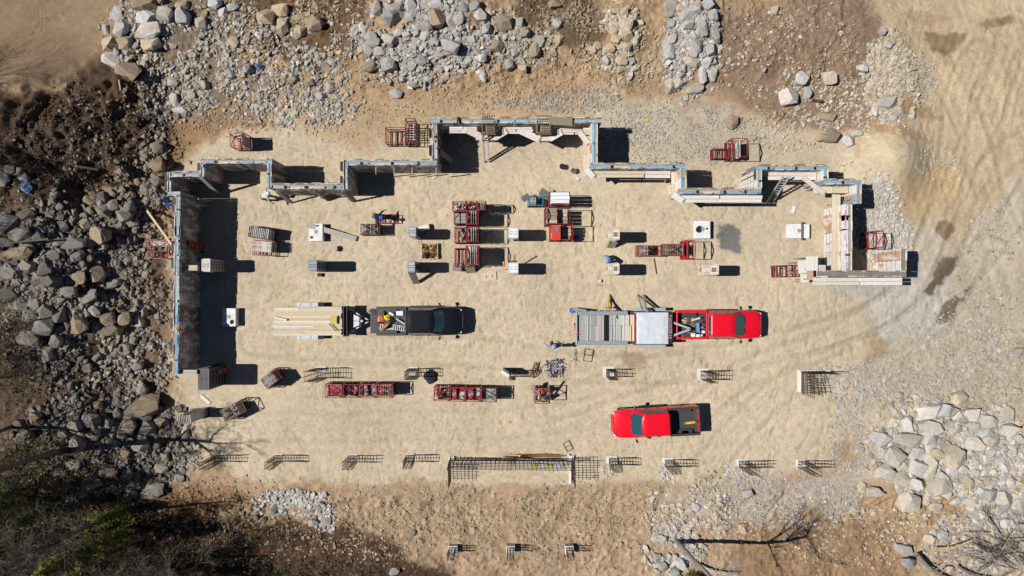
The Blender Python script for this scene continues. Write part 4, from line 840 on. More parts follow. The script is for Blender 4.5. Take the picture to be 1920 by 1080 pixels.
plank('black pry bar lying across the front of trailer lumber', P(617, 606, 1.06), P(631, 621, 1.06), .05, .04, (.02, .018, .016), 'pry_bar', cat='pry bar')

# ---------------------------------------------------------------- load in the black truck's bed
def bucket(label, p, r, h, col, inside=(.1, .08, .06), cat='bucket', group=None):
    t = thing('bucket', label, cat, p, 0, group); m = MB(col); m.lathe([(r * .84, 0), (r, h), (r * 1.08, h), (r * 1.08, h - .03), (r * 1.02, h - .04)], n=18); m.build('shell', 'plastic', t, smooth=False)
    m = MB(inside); m.lathe([(r * .93, h + .004), (r * .8, h + .006), (r * .3, h + .012)], n=18); m.build('contents', 'matte', t)
    m = MB((.5, .5, .5)); pts = [(r * 1.06 * math.cos(q), r * 1.06 * math.sin(q), h - .03 - .1 * math.sin(q)) for q in np.linspace(0, PI, 9)]
    for u_, v_ in zip(pts[:-1], pts[1:]): m.tube(u_, v_, .008, n=4)
    m.build('handle', 'steel', t)
    return t
def crate(label, p, d, col, lid=None, rz=0., name='cooler', cat='cooler', mat='plastic'):
    t = thing(name, label, cat, p, rz); m = MB(col); m.box((0, 0, d[2] / 2 - .02), (d[0], d[1], d[2] - .04)); m.build('body', mat, t, bevel=.02)
    m = MB(lid or col); m.box((0, 0, d[2] - .015), (d[0] * 1.02, d[1] * 1.02, .05)); m.box((0, d[1] * .53, d[2] - .06), (d[0] * .3, .03, .04), col=tuple(c * .7 for c in (lid or col))); m.build('lid', mat, t, bevel=.015)
    return t
FB = .82
bucket('bucket of soil in the black truck bed corner', P(717, 587, FB), .16, .36, D(176, 160, 140))
crate('white cooler behind the cab in the black truck bed', P(751, 587, FB), (.44, .28, .34), D(244, 244, 246))
def cloth(label, p, r, cols, seed, name='crumpled_jacket', cat='jacket', h=.16):
    rr = random.Random(seed); m = MB(cols[0]); rows = []
    for k in range(6):
        f = k / 5; rad = r * math.cos(f * PI / 2) + .01; rows.append([(p[0] + rad * math.cos(q) * (1 + rr.uniform(-.28, .28)), p[1] + rad * math.sin(q) * (1 + rr.uniform(-.28, .28)), p[2] + h * f * (1 + rr.uniform(-.25, .25))) for q in np.linspace(0, 2 * PI, 15)[:-1]])
    m.grid(rows, closed=True); m.add(rows[-1], [tuple(range(14))])
    m.c = [rr.choice(cols) for _ in m.c]
    return tag(m.build(name, 'fabric'), label, cat)
cloth('yellow safety jacket crumpled in the black truck bed', P(726, 595, FB + .05), .2, [D(250, 226, 40), D(236, 206, 30)], 1)
cloth('orange safety vest heaped in the black truck bed', P(714, 599, FB + .05), .2, [D(240, 140, 80), D(246, 120, 70), D(250, 170, 120)], 2, 'crumpled_vest', 'vest')
cloth('maroon cloth beside the orange vest in the bed', P(713, 605, FB + .04), .13, [D(120, 30, 50), D(80, 20, 40)], 3, 'rag', 'rag')
cloth('lime yellow glove on the rail side of black truck bed', P(722, 582, FB + .1), .07, [D(220, 236, 60)], 4, 'glove', 'glove', .1)
cloth('black bag under the yellow jacket in the truck bed', P(735, 600, FB), .2, [(.02, .02, .025)], 5, 'bag', 'bag', .14)
plank('tan board box leaning in black truck bed corner', P(713, 620, FB + .2), P(728, 607, FB + .3), .16, .12, D(186, 128, 90), 'board', cat='board')
plank('long grey handle tool lying in black truck bed', P(742, 597, FB + .2), P(759, 608, FB + .25), .07, .06, D(214, 216, 226), 'tool', cat='tool')
plank('white pipe lying beside the cooler in truck bed', P(729, 586, FB + .2), P(738, 591, FB + .2), .14, .1, D(236, 236, 240), 'pipe_piece', cat='pipe')
plank('pale offcut plank in the black truck bed', P(720, 620, FB + .1), P(752, 612, FB + .15), .1, .05, D(222, 208, 176))
ladder('small white ladder lying in the black truck bed', P(735, 613, FB + .22), P(760, 616, FB + .18), .3, 6, D(226, 224, 220), .03, (0, 1, 0))
ladder('short white step rack at rear of black truck bed', P(711, 611, FB + .1), P(720, 613, FB + .1), .28, 2, D(220, 218, 216), .03, (0, 1, 0))
cloth('coil of rope on the black truck tailgate', P(698, 584, FB + .02), .2, [D(90, 84, 92), D(60, 56, 64), D(110, 104, 110)], 6, 'rope_coil', 'rope', .05)

# ---------------------------------------------------------------- trailer with lumber and silver tarp behind the red truck
DZ = 1.0
A = P(1084, 614.5, DZ); B = P(1254, 614.5, DZ + .6); hz_ = P(1084, 583, DZ).y - P(1084, 647, DZ).y
ox, oy = (A.x + B.x) / 2, P(0, 615, DZ).y; TL = P(1256, 0, 1.1).x - A.x
t = thing('utility_trailer', 'long utility trailer with grey side rails behind the red truck', 'trailer', (ox, oy, 0)); TW2 = hz_
m = MB((.05, .05, .055)); m.box((0, 0, .66), (TL, TW2 - .1, .1)); m.build('deck', 'paint', t)
for s in (-1, 1):
    m = MB(D(168, 178, 188)); m.box((-TL * .22, s * (TW2 / 2 - .14), .93), (TL * .56, .24, .05)); m.box((-TL * .22, s * (TW2 / 2 - .03), .84), (TL * .56, .04, .3), col=D(150, 158, 166))
    for q in np.linspace(-TL * .48, TL * .04, 8): m.box((q, s * (TW2 / 2 - .02), .86), (.05, .07, .32), col=D(190, 196, 202))
    m.build('side_rail', 'steel', t, bevel=.006)
    m = MB(D(196, 198, 202)); m.box((TL * .3, s * (TW2 / 2 + .09), .8), (TL * .36, .2, .05)); m.build('fender', 'steel', t)
    for q in (.2, .38):
        m = MB((.015, .015, .016)); m.lathe([(.15, -.1), (.34, -.11), (.37, 0), (.34, .11), (.15, .1)], n=18); m.v = [(x + TL * q, z + s * (TW2 / 2 + .06), y + .37) for x, y, z in m.v]; m.build('wheel', 'rubber', t, smooth=True)
m = MB(D(204, 202, 200)); m.box((-TL / 2 - .02, 0, .9), (.1, TW2, .22)); m.build('rear_beam', 'steel', t)
gx = P(1294, 617, 1.3).x - ox; gy = P(0, 617, 1.3).y - oy
for s in (-1, 1): m = MB(D(200, 204, 208)); m.bar((TL / 2 - .1, gy + s * .55, 1.25), (gx, gy + s * .02, 1.25), .13, .12); m.build('gooseneck_rail', 'steel', t)
m = MB((.2, .2, .2)); m.tube((gx, gy, .85), (gx, gy, 1.3), .06, n=10); m.build('hitch_post', 'steel', t)
# lumber laid crosswise
xs = P(1086, 0, DZ).x; xe = P(1190, 0, DZ).x; x = xs; GRL = [D(182, 177, 173), D(190, 185, 180), D(200, 194, 187), D(176, 172, 169), D(206, 200, 192), D(194, 189, 184)]; k = 0
while x < xe - .05:
    f = (x - xs) / (xe - xs); wd = rnd.choice((.12, .16, .2)); col = rnd.choice(GRL)
    if .44 < f < .50: wd = .17; col = (.014, .014, .015)
    elif f > .86: wd = .12; col = D(*rnd.choice([(232, 216, 192), (238, 226, 206), (226, 208, 182)]))
    elif f > .72: col = D(*rnd.choice([(230, 212, 178), (220, 192, 146), (236, 226, 208)])); wd = .1
    elif .6 < f < .7: col = D(*rnd.choice([(178, 178, 178), (156, 158, 158), (200, 198, 194)]))
    ln = TW2 - .55 if f < .86 else TW2 - .5
    spl = rnd.random() < .35
    for (q0, q1) in (((-.5, .1), (.11, .5)) if spl else ((-.5, .5),)):
        m = MB(tuple(c * rnd.uniform(.88, 1.1) for c in col)); m.box((x + wd / 2, oy + ln * (q0 + q1) / 2, .93 + rnd.uniform(-.05, .06)), (wd - .012, ln * (q1 - q0), .09), rz=rnd.uniform(-.006, .006)); o = m.build('lumber_board', 'wood')
        tone = 'grey' if f < .44 else 'black painted' if f < .5 else 'mixed' if f < .72 else 'tan'
        tag(o, f'{tone} lumber board laid across the trailer behind the red truck', 'lumber board', f'{tone} boards across the trailer')
    x += wd
TC = P(1223, 615.5, 1.45)
t = thing('tarp_covered_box', 'silver tarp box with maroon edge bands at the front of the trailer', 'tarp', (TC.x, TC.y, 0)); hw = (P(1253, 0, 1.45).x - P(1193, 0, 1.45).x) / 2; hh = (P(0, 586, 1.45).y - P(0, 645, 1.45).y) / 2
rows = []; N_ = 22
for i in range(N_ + 1):
    r_ = []
    for j in range(N_ + 1):
        a_, b_ = i / N_ * 2 - 1, j / N_ * 2 - 1
        z = 1.5 - .05 * max(abs(a_), abs(b_)) ** 6 + .045 * (vnoise(np.array(a_ * 2.2 + 5), np.array(b_ * 3.4)) - .5) + .03 * (vnoise(np.array(a_ * 6 + b_ * 2), np.array(b_ * 5), 4) - .5); r_.append((a_ * hw, b_ * hh, float(z)))
    rows.append(r_)
m = MB(D(226, 230, 236)); m.grid(rows)
ring = [rows[i][0] for i in range(N_ + 1)] + [rows[N_][j] for j in range(1, N_ + 1)] + [rows[i][N_] for i in range(N_ - 1, -1, -1)] + [rows[0][j] for j in range(N_ - 1, 0, -1)]
m.grid([[(x * 1.003, y * 1.003, .75) for x, y, z in ring], ring], closed=True); m.build('tarp_sheet', 'tarp', t, smooth=True)
m = MB(D(176, 40, 62)); m.box((-hw - .07, 0, 1.44), (.12, hh * 2 - .06, .07)); m.build('red_edge_bar', 'paint', t)
m = MB(D(74, 30, 46)); m.box((hw + .14, 0, 1.42), (.26, hh * 2 - .02, .08)); bd = m.build('maroon_band', 'paint', t)
m = MB(D(214, 190, 206)); zt = 1.462; u = hh * .82; xx = hw + .14
def seg(a, b): m.bar((xx + a[0], a[1], zt), (xx + b[0], b[1], zt), .022, .006)
gl = 'PAVOOddsse'
for ch in gl:
    s = .085; y0 = u
    if ch in 'Od': 
        pts = [(s * .9 * math.cos(q), y0 - .055 + .055 * math.sin(q)) for q in np.linspace(0, 2 * PI, 11)]
        for p_, q_ in zip(pts[:-1], pts[1:]): seg(p_, q_)
        if ch == 'd': seg((-s * .5, y0 - .12), (s * 1.4, y0 - .12))
    elif ch in 'AV':
        k = 1 if ch == 'A' else -1; seg((-s * k, y0), (s * k, y0 - .06)); seg((s * k, y0 - .06), (-s * k, y0 - .12)); 
        if ch == 'A': seg((-s * .3, y0 - .03), (-s * .3, y0 - .09))
    elif ch == 'P': seg((-s, y0), (s, y0)); seg((s, y0), (s, y0 - .08)); seg((s, y0 - .08), (0, y0 - .08)); seg((0, y0 - .08), (0, y0))
    else: seg((-s * .6, y0), (-s * .6, y0 - .08)); seg((0, y0), (0, y0 - .08)); seg((s * .6, y0), (s * .6, y0 - .08)); seg((s * .6, y0), (0, y0)); seg((0, y0 - .08), (-s * .6, y0 - .08))
    u -= .155
m.build('lettering', 'paint', bd)
# load in the red truck's bed
for k, (x, y, s, h, rz, lb) in enumerate(((1297.5, 627.5, .27, .42, .06, 'white jug left of its twin, in the red truck bed'), (1306.5, 629.5, .27, .42, -.1, 'white jug right of its twin, in the red truck bed'), (1317.5, 622, .19, .32, 0, 'small white jug near the cab, red truck bed'))):
    p = P(x, y, FB); t = thing('jug', lb, 'jug', p, rz); m = MB(D(248, 248, 248)); m.box((0, 0, h / 2), (s, s * .95, h)); m.build('body', 'plastic', t, bevel=.05)
    m = MB(D(210, 210, 205)); m.lathe([(.045, h), (.045, h + .05), (.03, h + .052)], (s * .2, 0, 0), 10); m.build('cap', 'plastic', t)
plank('light blue steel cylinder lying in the red truck bed', P(1308, 605, FB + .18), P(1309, 623, FB + .18), .17, .16, D(110, 170, 222), 'steel_cylinder', cat='cylinder')
plank('pale board lying near the cab in the red truck bed', P(1296, 601, FB + .3), P(1313, 596, FB + .35), .1, .05, D(236, 220, 184))
plank('short white tube standing by cab in red truck bed', P(1311, 634, FB + .3), P(1317, 627, FB + .35), .09, .08, D(244, 242, 236), 'tube', cat='tube')
plank('mauve box beside the blue cylinder in the bed', P(1315, 614, FB + .2), P(1318, 614, FB + .2), .12, .14, D(176, 150, 186), 'small_box', cat='box')
for k, (x, y, c, lb) in enumerate(((1285, 602, (196, 180, 150), 'tan rag heap at upper tail of red truck bed'), (1302, 600, (120, 124, 128), 'grey tool heap in upper red truck bed'), (1283, 632, (206, 190, 160), 'beige rag heap at lower tail of red truck bed'), (1292, 628, (170, 150, 140), 'brownish rags beside white jugs in red truck bed'), (1300, 607, (160, 130, 90), 'brown wood scraps beside blue cylinder in red truck bed'), (1316, 604, (90, 92, 96), 'dark tool heap behind the cab in red truck bed'))):
    cloth(lb, P(x, y, FB + .02), .19, [D(*c), D(*[v * .7 for v in c]), D(*[min(255, v * 1.2) for v in c]), D(60, 56, 52)], 20 + k, 'tool_heap' if 'tool' in lb else 'scrap_heap', 'clutter', .15)
# ---------------------------------------------------------------- steel cages that carry form panels
RR = D(166, 54, 58); RD = D(128, 42, 46); RO = D(190, 92, 82); BRN = D(104, 70, 62); BLU = D(86, 150, 204)
PC = [D(206, 196, 196), D(170, 158, 156), D(226, 218, 214), D(150, 136, 130), D(190, 172, 164)]
PBR = [D(134, 112, 100), D(160, 140, 126), D(110, 90, 80), D(182, 160, 140)]
def rack(label, px, py, L, Wd, H=1.6, rz=0., col=RR, fill=None, n=0, top='apex', pcols=PC, ph=1.2, frac=(0, 1), braces=True, who='', stag=0.):
    p = P(px, py, min(H, 1.3)); rz = R(rz); t = thing('steel_cage', label, 'steel cage', (p.x, p.y, 0), rz, 'steel cages for form panels'); r = random.Random(int(px * 7 + py)); b = .045
    col = tuple(c * r.uniform(.7, 1.1) for c in col); a, d = L / 2, Wd / 2; cn = [(-a, -d), (a, -d), (a, d), (-a, d)]
    for x, y in cn: m = MB(col); m.bar((x, y, 0), (x, y, H), b); m.build('post', 'paint', t)
    for z in (.12, H * .55, H):
        m = MB(col)
        for i in range(4):
            if z == H * .55 and i in (1,): continue
            m.bar((*cn[i], z), (*cn[(i + 1) % 4], z), b * .9)
        m.build('rail', 'paint', t)
    m = MB(tuple(c * .7 for c in col)); 
    for q in np.linspace(-.4, .4, 4): m.bar((q * L, -d, .1), (q * L, d, .1), .05)
    m.build('floor_bar', 'paint', t)
    if braces:
        m = MB(col); m.bar((-a, -d, .12), (a, -d, H * .55), b * .6); m.bar((-a, d, H * .55), (a, d, .12), b * .6); m.bar((-a, -d, H * .55), (-a, d, H), b * .6); m.build('brace', 'paint', t)
    if top == 'apex':
        m = MB(tuple(c * .6 for c in col)); az = H + .42
        for x, y in cn: m.bar((x, y, H), (x * .08, y * .02, az), .035)
        m.tube((-.05, 0, az), (.05, 0, az + .05), .05, n=8); m.build('lifting_bail', 'paint', t)
    elif top == 'portal':
        m = MB(col)
        for x in (-a, a): m.bar((x, -d, H), (x, 0, H + .18), b); m.bar((x, d, H), (x, 0, H + .18), b)
        m.build('lifting_bail', 'paint', t)
    if fill in ('x', 'y'):
        wdt = (Wd if fill == 'x' else L) - .1; span = (L if fill == 'x' else Wd) - .12; n = n or max(3, int(span * (frac[1] - frac[0]) / .115))
        protos = []
        for c in pcols[:3]:
            m = MB(c); sz = (.05, wdt, ph) if fill == 'x' else (wdt, .05, ph); m.box((0, 0, ph / 2), sz)
            for z in (.3, .6, .9): m.box((0, 0, z), (sz[0] + (.02 if fill == 'x' else -.1), sz[1] + (.02 if fill == 'y' else -.1), .04), col=tuple(q * .75 for q in c))
            m.box((0, 0, ph + .004), (sz[0] * .6, sz[1] * .9, .012), col=tuple(min(.8, q * 1.15) for q in c)); protos.append(m.mesh('form_board', 'form'))
        for k in range(n):
            f = frac[0] + (frac[1] - frac[0]) * (k + .5) / n; q = -span / 2 + span * f; lx, ly = (q, r.uniform(-.02, .02)) if fill == 'x' else (r.uniform(-.03, .03), q)
            w_ = Matrix.Rotation(rz, 3, 'Z') @ Vector((lx, ly, .14)); o = bpy.data.objects.new('form_board', protos[r.randrange(3)]); COL.objects.link(o)
            o.location = (p.x + w_.x, p.y + w_.y, .14 + stag * r.random()); o.rotation_euler = (0, 0, rz + r.uniform(-.02, .02))
            tag(o, f'form board standing on edge in {who}', 'form board', f'panels standing in {who}')
    elif fill in ('boards', 'boards2'):
        lay_ = 2 if fill == 'boards2' else 1
        for k in range(lay_):
            cx = (-L * .24, L * .24)[k] if lay_ == 2 else 0; bl = L / lay_ - .12; hh = ph if k == 0 else ph * .75; nn = max(2, int((Wd - .1) / .2))
            for j in range(nn):
                w_ = Matrix.Rotation(rz, 3, 'Z') @ Vector((cx + r.uniform(-.03, .03), -Wd / 2 + .05 + (Wd - .1) * (j + .5) / nn, 0)); c = r.choice(pcols)
                m = MB(c); z = .14
                while z < hh - .05:
                    m.box((r.uniform(-.03, .03), 0, z + .06), (bl, (Wd - .1) / nn - .02, .11), rz=r.uniform(-.02, .02), col=tuple(q * r.uniform(.85, 1.1) for q in c)); z += .125
                o = m.build('board_bundle', 'wood'); o.location = (p.x + w_.x, p.y + w_.y, 0); o.rotation_euler = (0, 0, rz)
                tag(o, f'stack of boards piled in {who}', 'board stack', f'board stacks in {who}')
    elif fill == 'junk':
        for k in range(n or 9):
            w_ = Matrix.Rotation(rz, 3, 'Z') @ Vector((r.uniform(-a, a) * .8, r.uniform(-d, d) * .8, 0)); m = MB(r.choice([D(150, 140, 140), D(196, 188, 184), D(170, 60, 62), D(90, 80, 78), D(180, 150, 130)]))
            an = r.uniform(0, PI); ln = r.uniform(.2, .5); h0 = r.uniform(.3, ph)
            m.bar((-ln / 2 * math.cos(an), -ln / 2 * math.sin(an), h0 - .1), (ln / 2 * math.cos(an), ln / 2 * math.sin(an), h0), r.uniform(.07, .2), .08); m.bar((0, 0, .14), (.02, .02, h0), r.uniform(.08, .16)); m.box((0, 0, h0 + .05), (.1, .14, .05), rz=an)
            o = m.build('steel_bracket', 'steel'); o.location = (p.x + w_.x, p.y + w_.y, .05)
            tag(o, f'steel bracket jumbled in {who}', 'bracket', f'brackets in {who}')
    return t
rack('empty red cage with one dark upright panel, at the far upper left', 447, 263, .9, .8, 1.5, 4, RR, 'x', 1, 'apex', [D(176, 170, 172)] * 3, 1.5, (.85, 1), who='the far upper left red cage')
rack('wide empty red cage left of the topmost bay', 741, 253, 1.25, .95, 1.3, 0, RR, None, 0, None)
rack('tall narrow red cage between the empty cage and topmost bay', 769.5, 246, .62, 1.5, 1.5, 0, RD, 'y', 7, None, [D(206, 160, 162), D(190, 130, 132), D(214, 186, 184)], .9, (.1, .9), who='the narrow red cage by the topmost bay')
rack('empty red cage lying left of its pair, above the walkway walls', 1355, 287, 1.2, .62, .8, 0, RR, None, 0, None)
rack('taller red frame right of its pair, above the walkway walls', 1383, 279, .95, 1.15, 1.7, 0, RR, 'x', 1, 'portal', [D(196, 192, 194)] * 3, 1.0, (.7, .8), who='the red frame above the walkway walls')
rack('upper of two panel cages beside the long wall shadow', 490, 437, 1.5, .72, .7, -9, BRN, 'x', 12, 'apex', PC, 1.1, who='the upper cage by the long wall')
rack('lower of two panel cages beside the long wall shadow', 494, 465, 1.35, .95, .8, -4, RR, 'y', 9, None, PC, 1.0, (.2, 1), who='the lower cage by the long wall')
rack('red cage outside the long wall, under the leaning plank', 300, 468, 1.3, 1.15, 1.5, -4, RR, 'y', 4, 'apex', PC, 1.3, (.72, 1), who='the red cage outside the long wall')
rack('brown round ended cage below the worker in blue helmet', 694, 430, 1.2, .68, .95, 0, BRN, 'x', 10, 'apex', [D(206, 194, 186), D(120, 96, 86), D(180, 164, 156)], .9, who='the round ended brown cage')
rack('low red sled frame under the hands of the blue helmet worker', 723, 410, 1.3, .55, .45, 0, RR, None, 0, None)
CLU = [(862, 388, .85, .6, 1.7, 'junk', 'top left'), (884, 388, .7, .6, 1.9, 'junk', 'top middle'), (903, 388, .55, .55, 2.1, 'x', 'top right'), (864, 409, .8, .75, 1.7, 'boards', 'second row left'), (887, 410, .75, .85, 2.2, 'x', 'second row right'),
       (866, 441, .85, .95, 1.7, 'junk', 'third row left'), (887, 441, .75, .95, 2.2, 'x', 'third row right'), (866, 483, .85, 1.15, 1.6, None, 'bottom left'), (887, 480, .8, 1.2, 2.2, 'x', 'bottom right')]
for x, y, l, w_, h, f, wh in CLU:
    rack(f'red cage at the {wh} of the big cluster', x, y, l, w_, h, 0, rnd.choice([RR, RD, D(170, 40, 50)]), f, 0, 'portal' if 'right' in wh else None, [D(150, 130, 128), D(120, 96, 92), D(176, 160, 154)] if f != 'boards' else [D(170, 160, 156), D(200, 180, 165)], 1.95 if 'right' in wh else 1.3, (.05, .95), who=f'the cluster cage at {wh}')
plank('white tube lying across bottom right cage of big cluster', P(880, 461, 2.05), P(877, 498, 2.05), .08, .08, D(236, 232, 228), 'tube', cat='tube')
plank('grey bundle heap at foot of the big cage cluster', P(850, 500, .5), P(866, 502, .5), .5, .5, D(150, 136, 136), 'panel_bundle', cat='panel bundle')
rack('cage heaped with white boards, top of second cluster', 1049, 373.5, 1.25, .8, 1.7, 0, RD, 'boards', 0, None, [D(250, 248, 246), D(244, 242, 242)], 1.95, who='the white topped cage')
rack('brown cage holding two stacks of tan boards, second cluster', 1044, 406, 1.5, 1.05, 1.95, 0, RD, 'boards2', 0, 'portal', [D(196, 168, 140), D(214, 192, 166), D(170, 146, 122)], 1.75, who='the middle cage of second cluster')
rack('bright red cage with tan boards, bottom of second cluster', 1052, 436, 1.4, .98, 1.8, 0, D(214, 44, 40), 'boards2', 0, None, [D(178, 150, 128), D(150, 122, 104), D(206, 180, 160)], 1.7, who='the bottom cage of second cluster')
plank('bright red panel lying on the bottom cage, second cluster', P(1035, 437, 1.86), P(1051, 437, 1.86), .9, .06, D(232, 66, 50), 'red_board', cat='board')
plank('grey inset plate on the red panel, second cluster', P(1039, 430, 1.92), P(1049, 430, 1.92), .24, .03, D(128, 132, 136), 'steel_plate', cat='plate')
rack('blue cage with grey racks left of the white topped cage', 1004, 376, .95, .62, 1.1, 0, BLU, 'x', 5, None, [D(170, 176, 182), D(130, 136, 140), D(190, 196, 200)], .9, (0, .55), who='the blue cage')
plank('grey steel chute propped behind the blue cage', P(1013, 358, 1.0), P(1030, 369, .6), .5, .05, D(150, 156, 160), 'steel_chute', cat='chute')
plank('dark grey steel trough at the left of blue cage', P(980, 374, .5), P(992, 367, .6), .36, .2, D(96, 98, 102), 'steel_trough', cat='trough')
rack('salmon cage, left one of the pair by the red portal frame', 1215, 470, 1.35, .66, .95, 0, RO, 'x', 5, 'apex', [D(216, 180, 172), D(160, 150, 146), D(206, 196, 190)], .9, (.1, .5), who='the salmon cage')
rack('brown cage full of weathered panels by red portal frame', 1263, 468, 1.35, .7, 1.0, 0, D(168, 110, 98), 'x', 11, 'apex', PBR + PC, 1.0, who='the weathered panel cage')
rack('bright red portal frame standing over the weathered panel cage', 1291, 468, .5, 1.15, 1.9, 0, D(230, 54, 60), None, 0, 'portal', braces=False)
rack('empty red lattice cage pointing at the white panel jumble', 1477, 508, 1.5, .72, .9, 2, RR, None, 0, 'apex')
rack('red portal frame standing behind the right hand wall', 1638, 450, .45, 1.05, 2.0, 0, RR, None, 0, 'portal')
rack('tilted panel cage left of long rebar cage, near wall end', 508, 711, 1.05, .8, .9, 38, RR, 'x', 9, None, [D(214, 204, 206), D(180, 160, 160), D(150, 110, 106)], 1.25, who='the tilted cage near the wall end')
for k, (x, f) in enumerate(((626, 'boards'), (659, 'junk'), (690, 'boards2'), (721, 'x'))):
    wh = ('first', 'second', 'third', 'last')[k]; rack(f'{wh} red cage from the left in the left hand row of four', x, 733, 1.02, .84, 1.35, 0, (RO, RD, RR, RR)[k], f, 8, 'apex', [D(190, 96, 96), D(150, 70, 70), D(176, 160, 156)] if k != 2 else [D(170, 150, 146), D(140, 120, 116)], 1.1, who=f'the {wh} cage of the left hand row')
for k, (x, f) in enumerate(((828, 'junk'), (857, 'boards2'), (887, 'boards2'), (917, 'x'))):
    wh = ('first', 'second', 'third', 'last')[k]; rack(f'{wh} red cage from the left in the right hand row of four', x, 739 + k * .6, .98, .86, 1.3, -1, (RR, RR, RR, BRN)[k], f, 8, 'apex', [D(180, 160, 158), D(206, 190, 186), D(190, 60, 66)] if k < 3 else PC, 1.1, (.3, 1), who=f'the {wh} cage of the right hand row')
rack('lone salmon cage below the heap of clamps', 1017, 742, .95, .95, 1.4, 0, RO, 'junk', 10, 'apex', ph=1.0, who='the lone salmon cage')
plank('pinkish panel leaning on the lone salmon cage, left', P(998, 722, 1.1), P(1005, 741, .5), .3, .05, D(204, 186, 184), 'form_board', cat='form board')
plank('grey panel leaning on the lone salmon cage, right', P(1029, 720, 1.3), P(1027, 742, .6), .12, .05, D(160, 146, 140), 'form_board', cat='form board')
rack('tall bundle of panels under faint branch shadows, lower left', 372, 776, 1.0, .62, .5, 6, BRN, 'x', 8, None, PC, 2.3, who='the tall bundle at lower left')
rack('brown slatted cage right of the tall bundle, lower left', 437, 770, 1.5, .78, 1.0, 27, BRN, 'x', 11, 'apex', [D(206, 184, 172), D(110, 84, 76), D(150, 124, 112)], .95, (0, .75), who='the slatted cage at lower left')

# ---------------------------------------------------------------- rebar cages on their footings
RB = (.085, .055, .038)
BAR = MB(RB); BAR.tube((0, 0, 0), (0, 0, 1), .5, n=6); BARM = BAR.mesh('vertical_bar', 'rust')
def hoopmesh(w_, d_):
    m = MB(RB); c = [(-w_ / 2, -d_ / 2, 0), (w_ / 2, -d_ / 2, 0), (w_ / 2, d_ / 2, 0), (-w_ / 2, d_ / 2, 0)]
    for i in range(4): m.tube(c[i], c[(i + 1) % 4], .012, n=5)
    return m.mesh('hoop', 'rust')
def cage(label, px, py, w_, d_, h, lean=(0, 0), pad=(.75, .6), padh=.06, nx=4, ny=3, hoops=9, group='rebar cages on footings', padoff=(0, 0)):
    p = G(px, py); t = thing('rebar_cage', label, 'rebar cage', p, 0, group)
    if pad: m = MB(D(238, 234, 228)); m.box((padoff[0], padoff[1], padh / 2 - .05), (*pad, padh + .1)); m.box((padoff[0], padoff[1], padh + .006), (pad[0] * .8, pad[1] * .8, .012), col=D(228, 224, 218)); m.build('footing_pad', 'concrete', t, bevel=.012)
    pts = [(-w_ / 2 + w_ * i / (nx - 1), s * d_ / 2) for i in range(nx) for s in (-1, 1)] + [(s * w_ / 2, -d_ / 2 + d_ * j / (ny - 1)) for j in range(1, ny - 1) for s in (-1, 1)]
    for (x, y) in pts:
        jx, jy = rnd.uniform(-.05, .05), rnd.uniform(-.05, .05); hh = h * rnd.uniform(.93, 1.04); dv = Vector((lean[0] * hh + jx, lean[1] * hh + jy, hh)); b = bpy.data.objects.new('vertical_bar', BARM); COL.objects.link(b); b.parent = t
        b.location = (x, y, 0); b.scale = (.042, .042, dv.length); b.rotation_euler = dv.to_track_quat('Z', 'Y').to_euler()
    hm = hoopmesh(w_ + .03, d_ + .03)
    for k in range(hoops):
        z = h * (k + .5) / hoops; b = bpy.data.objects.new('hoop', hm); COL.objects.link(b); b.parent = t; b.location = (lean[0] * z, lean[1] * z, z); b.rotation_euler = (rnd.uniform(-.03, .03), rnd.uniform(-.03, .03), rnd.uniform(-.03, .03))
    return t
cage('rebar cage touched by branch shadows, leftmost of the lower row', 411, 859, .55, .4, 2.15, (-.05, .0), pad=(.6, .2), padoff=(-.02, .2))
cage('rebar cage second from the left of the lower row', 524, 859, .5, .4, 2.1, (0, 0), pad=(.55, .2), padoff=(-.02, .2))
cage('rebar cage third from the left of the lower row', 663, 860, .55, .42, 2.0, (0, 0), pad=(.55, .2), padoff=(0, .2))
cage('rebar cage just left of the long wall mat', 770, 859, .52, .42, 1.95, (.03, 0), pad=(.5, .2), padoff=(0, .2))
cage('rebar cage just right of the long wall mat', 1150, 865, .55, .45, 1.9, (.02, 0), pad=(.7, .5), padoff=(-.1, .1))
cage('rebar cage in the lower row beside small white stones', 1255, 868, .55, .42, 2.0, (.03, 0), pad=(.7, .5), padoff=(-.12, .1))
cage('rebar cage second from the right of the lower row', 1393, 870, .55, .42, 2.1, (.05, 0), pad=(.65, .45), padoff=(-.1, .1))
cage('rebar cage rightmost of the lower row, by the gravel', 1504, 870, .55, .42, 2.2, (.04, 0), pad=(.6, .5), padoff=(-.1, .06))
cage('longest leaning rebar cage beside the tilted panel cage', 605, 699, .8, .62, 2.1, (-.1, 0), pad=(.7, .35), padoff=(-.1, .25), nx=4)
cage('rebar cage with a black bundle lying at its side', 777, 698, .7, .5, 1.9, (0, 0), pad=(.6, .4), padoff=(-.05, .15))
cage('short rebar cage against the tilted white form box', 961, 700, .35, .4, 1.7, (0, 0), pad=None, nx=3)
cage('rebar cage on a white pad below the damp stain', 1144, 699, .5, .5, 1.75, (0, 0), pad=(.75, .7), padoff=(-.1, .05))
cage('rebar cage on a white pad between stain and corner mats', 1321, 703, .5, .55, 1.9, (.05, 0), pad=(.7, .75), padoff=(-.12, .05))
for k, x in enumerate((850, 957, 1066)):
    cage(f'rebar cage on a white block on the dirt, {("left", "middle", "right")[k]} of three', x, 1027, .38, .36, 1.7, (-.03 + .03 * k, 0), pad=(.56, .54), padh=.45, nx=3, group='rebar cages on white blocks', padoff=(.02, 0))
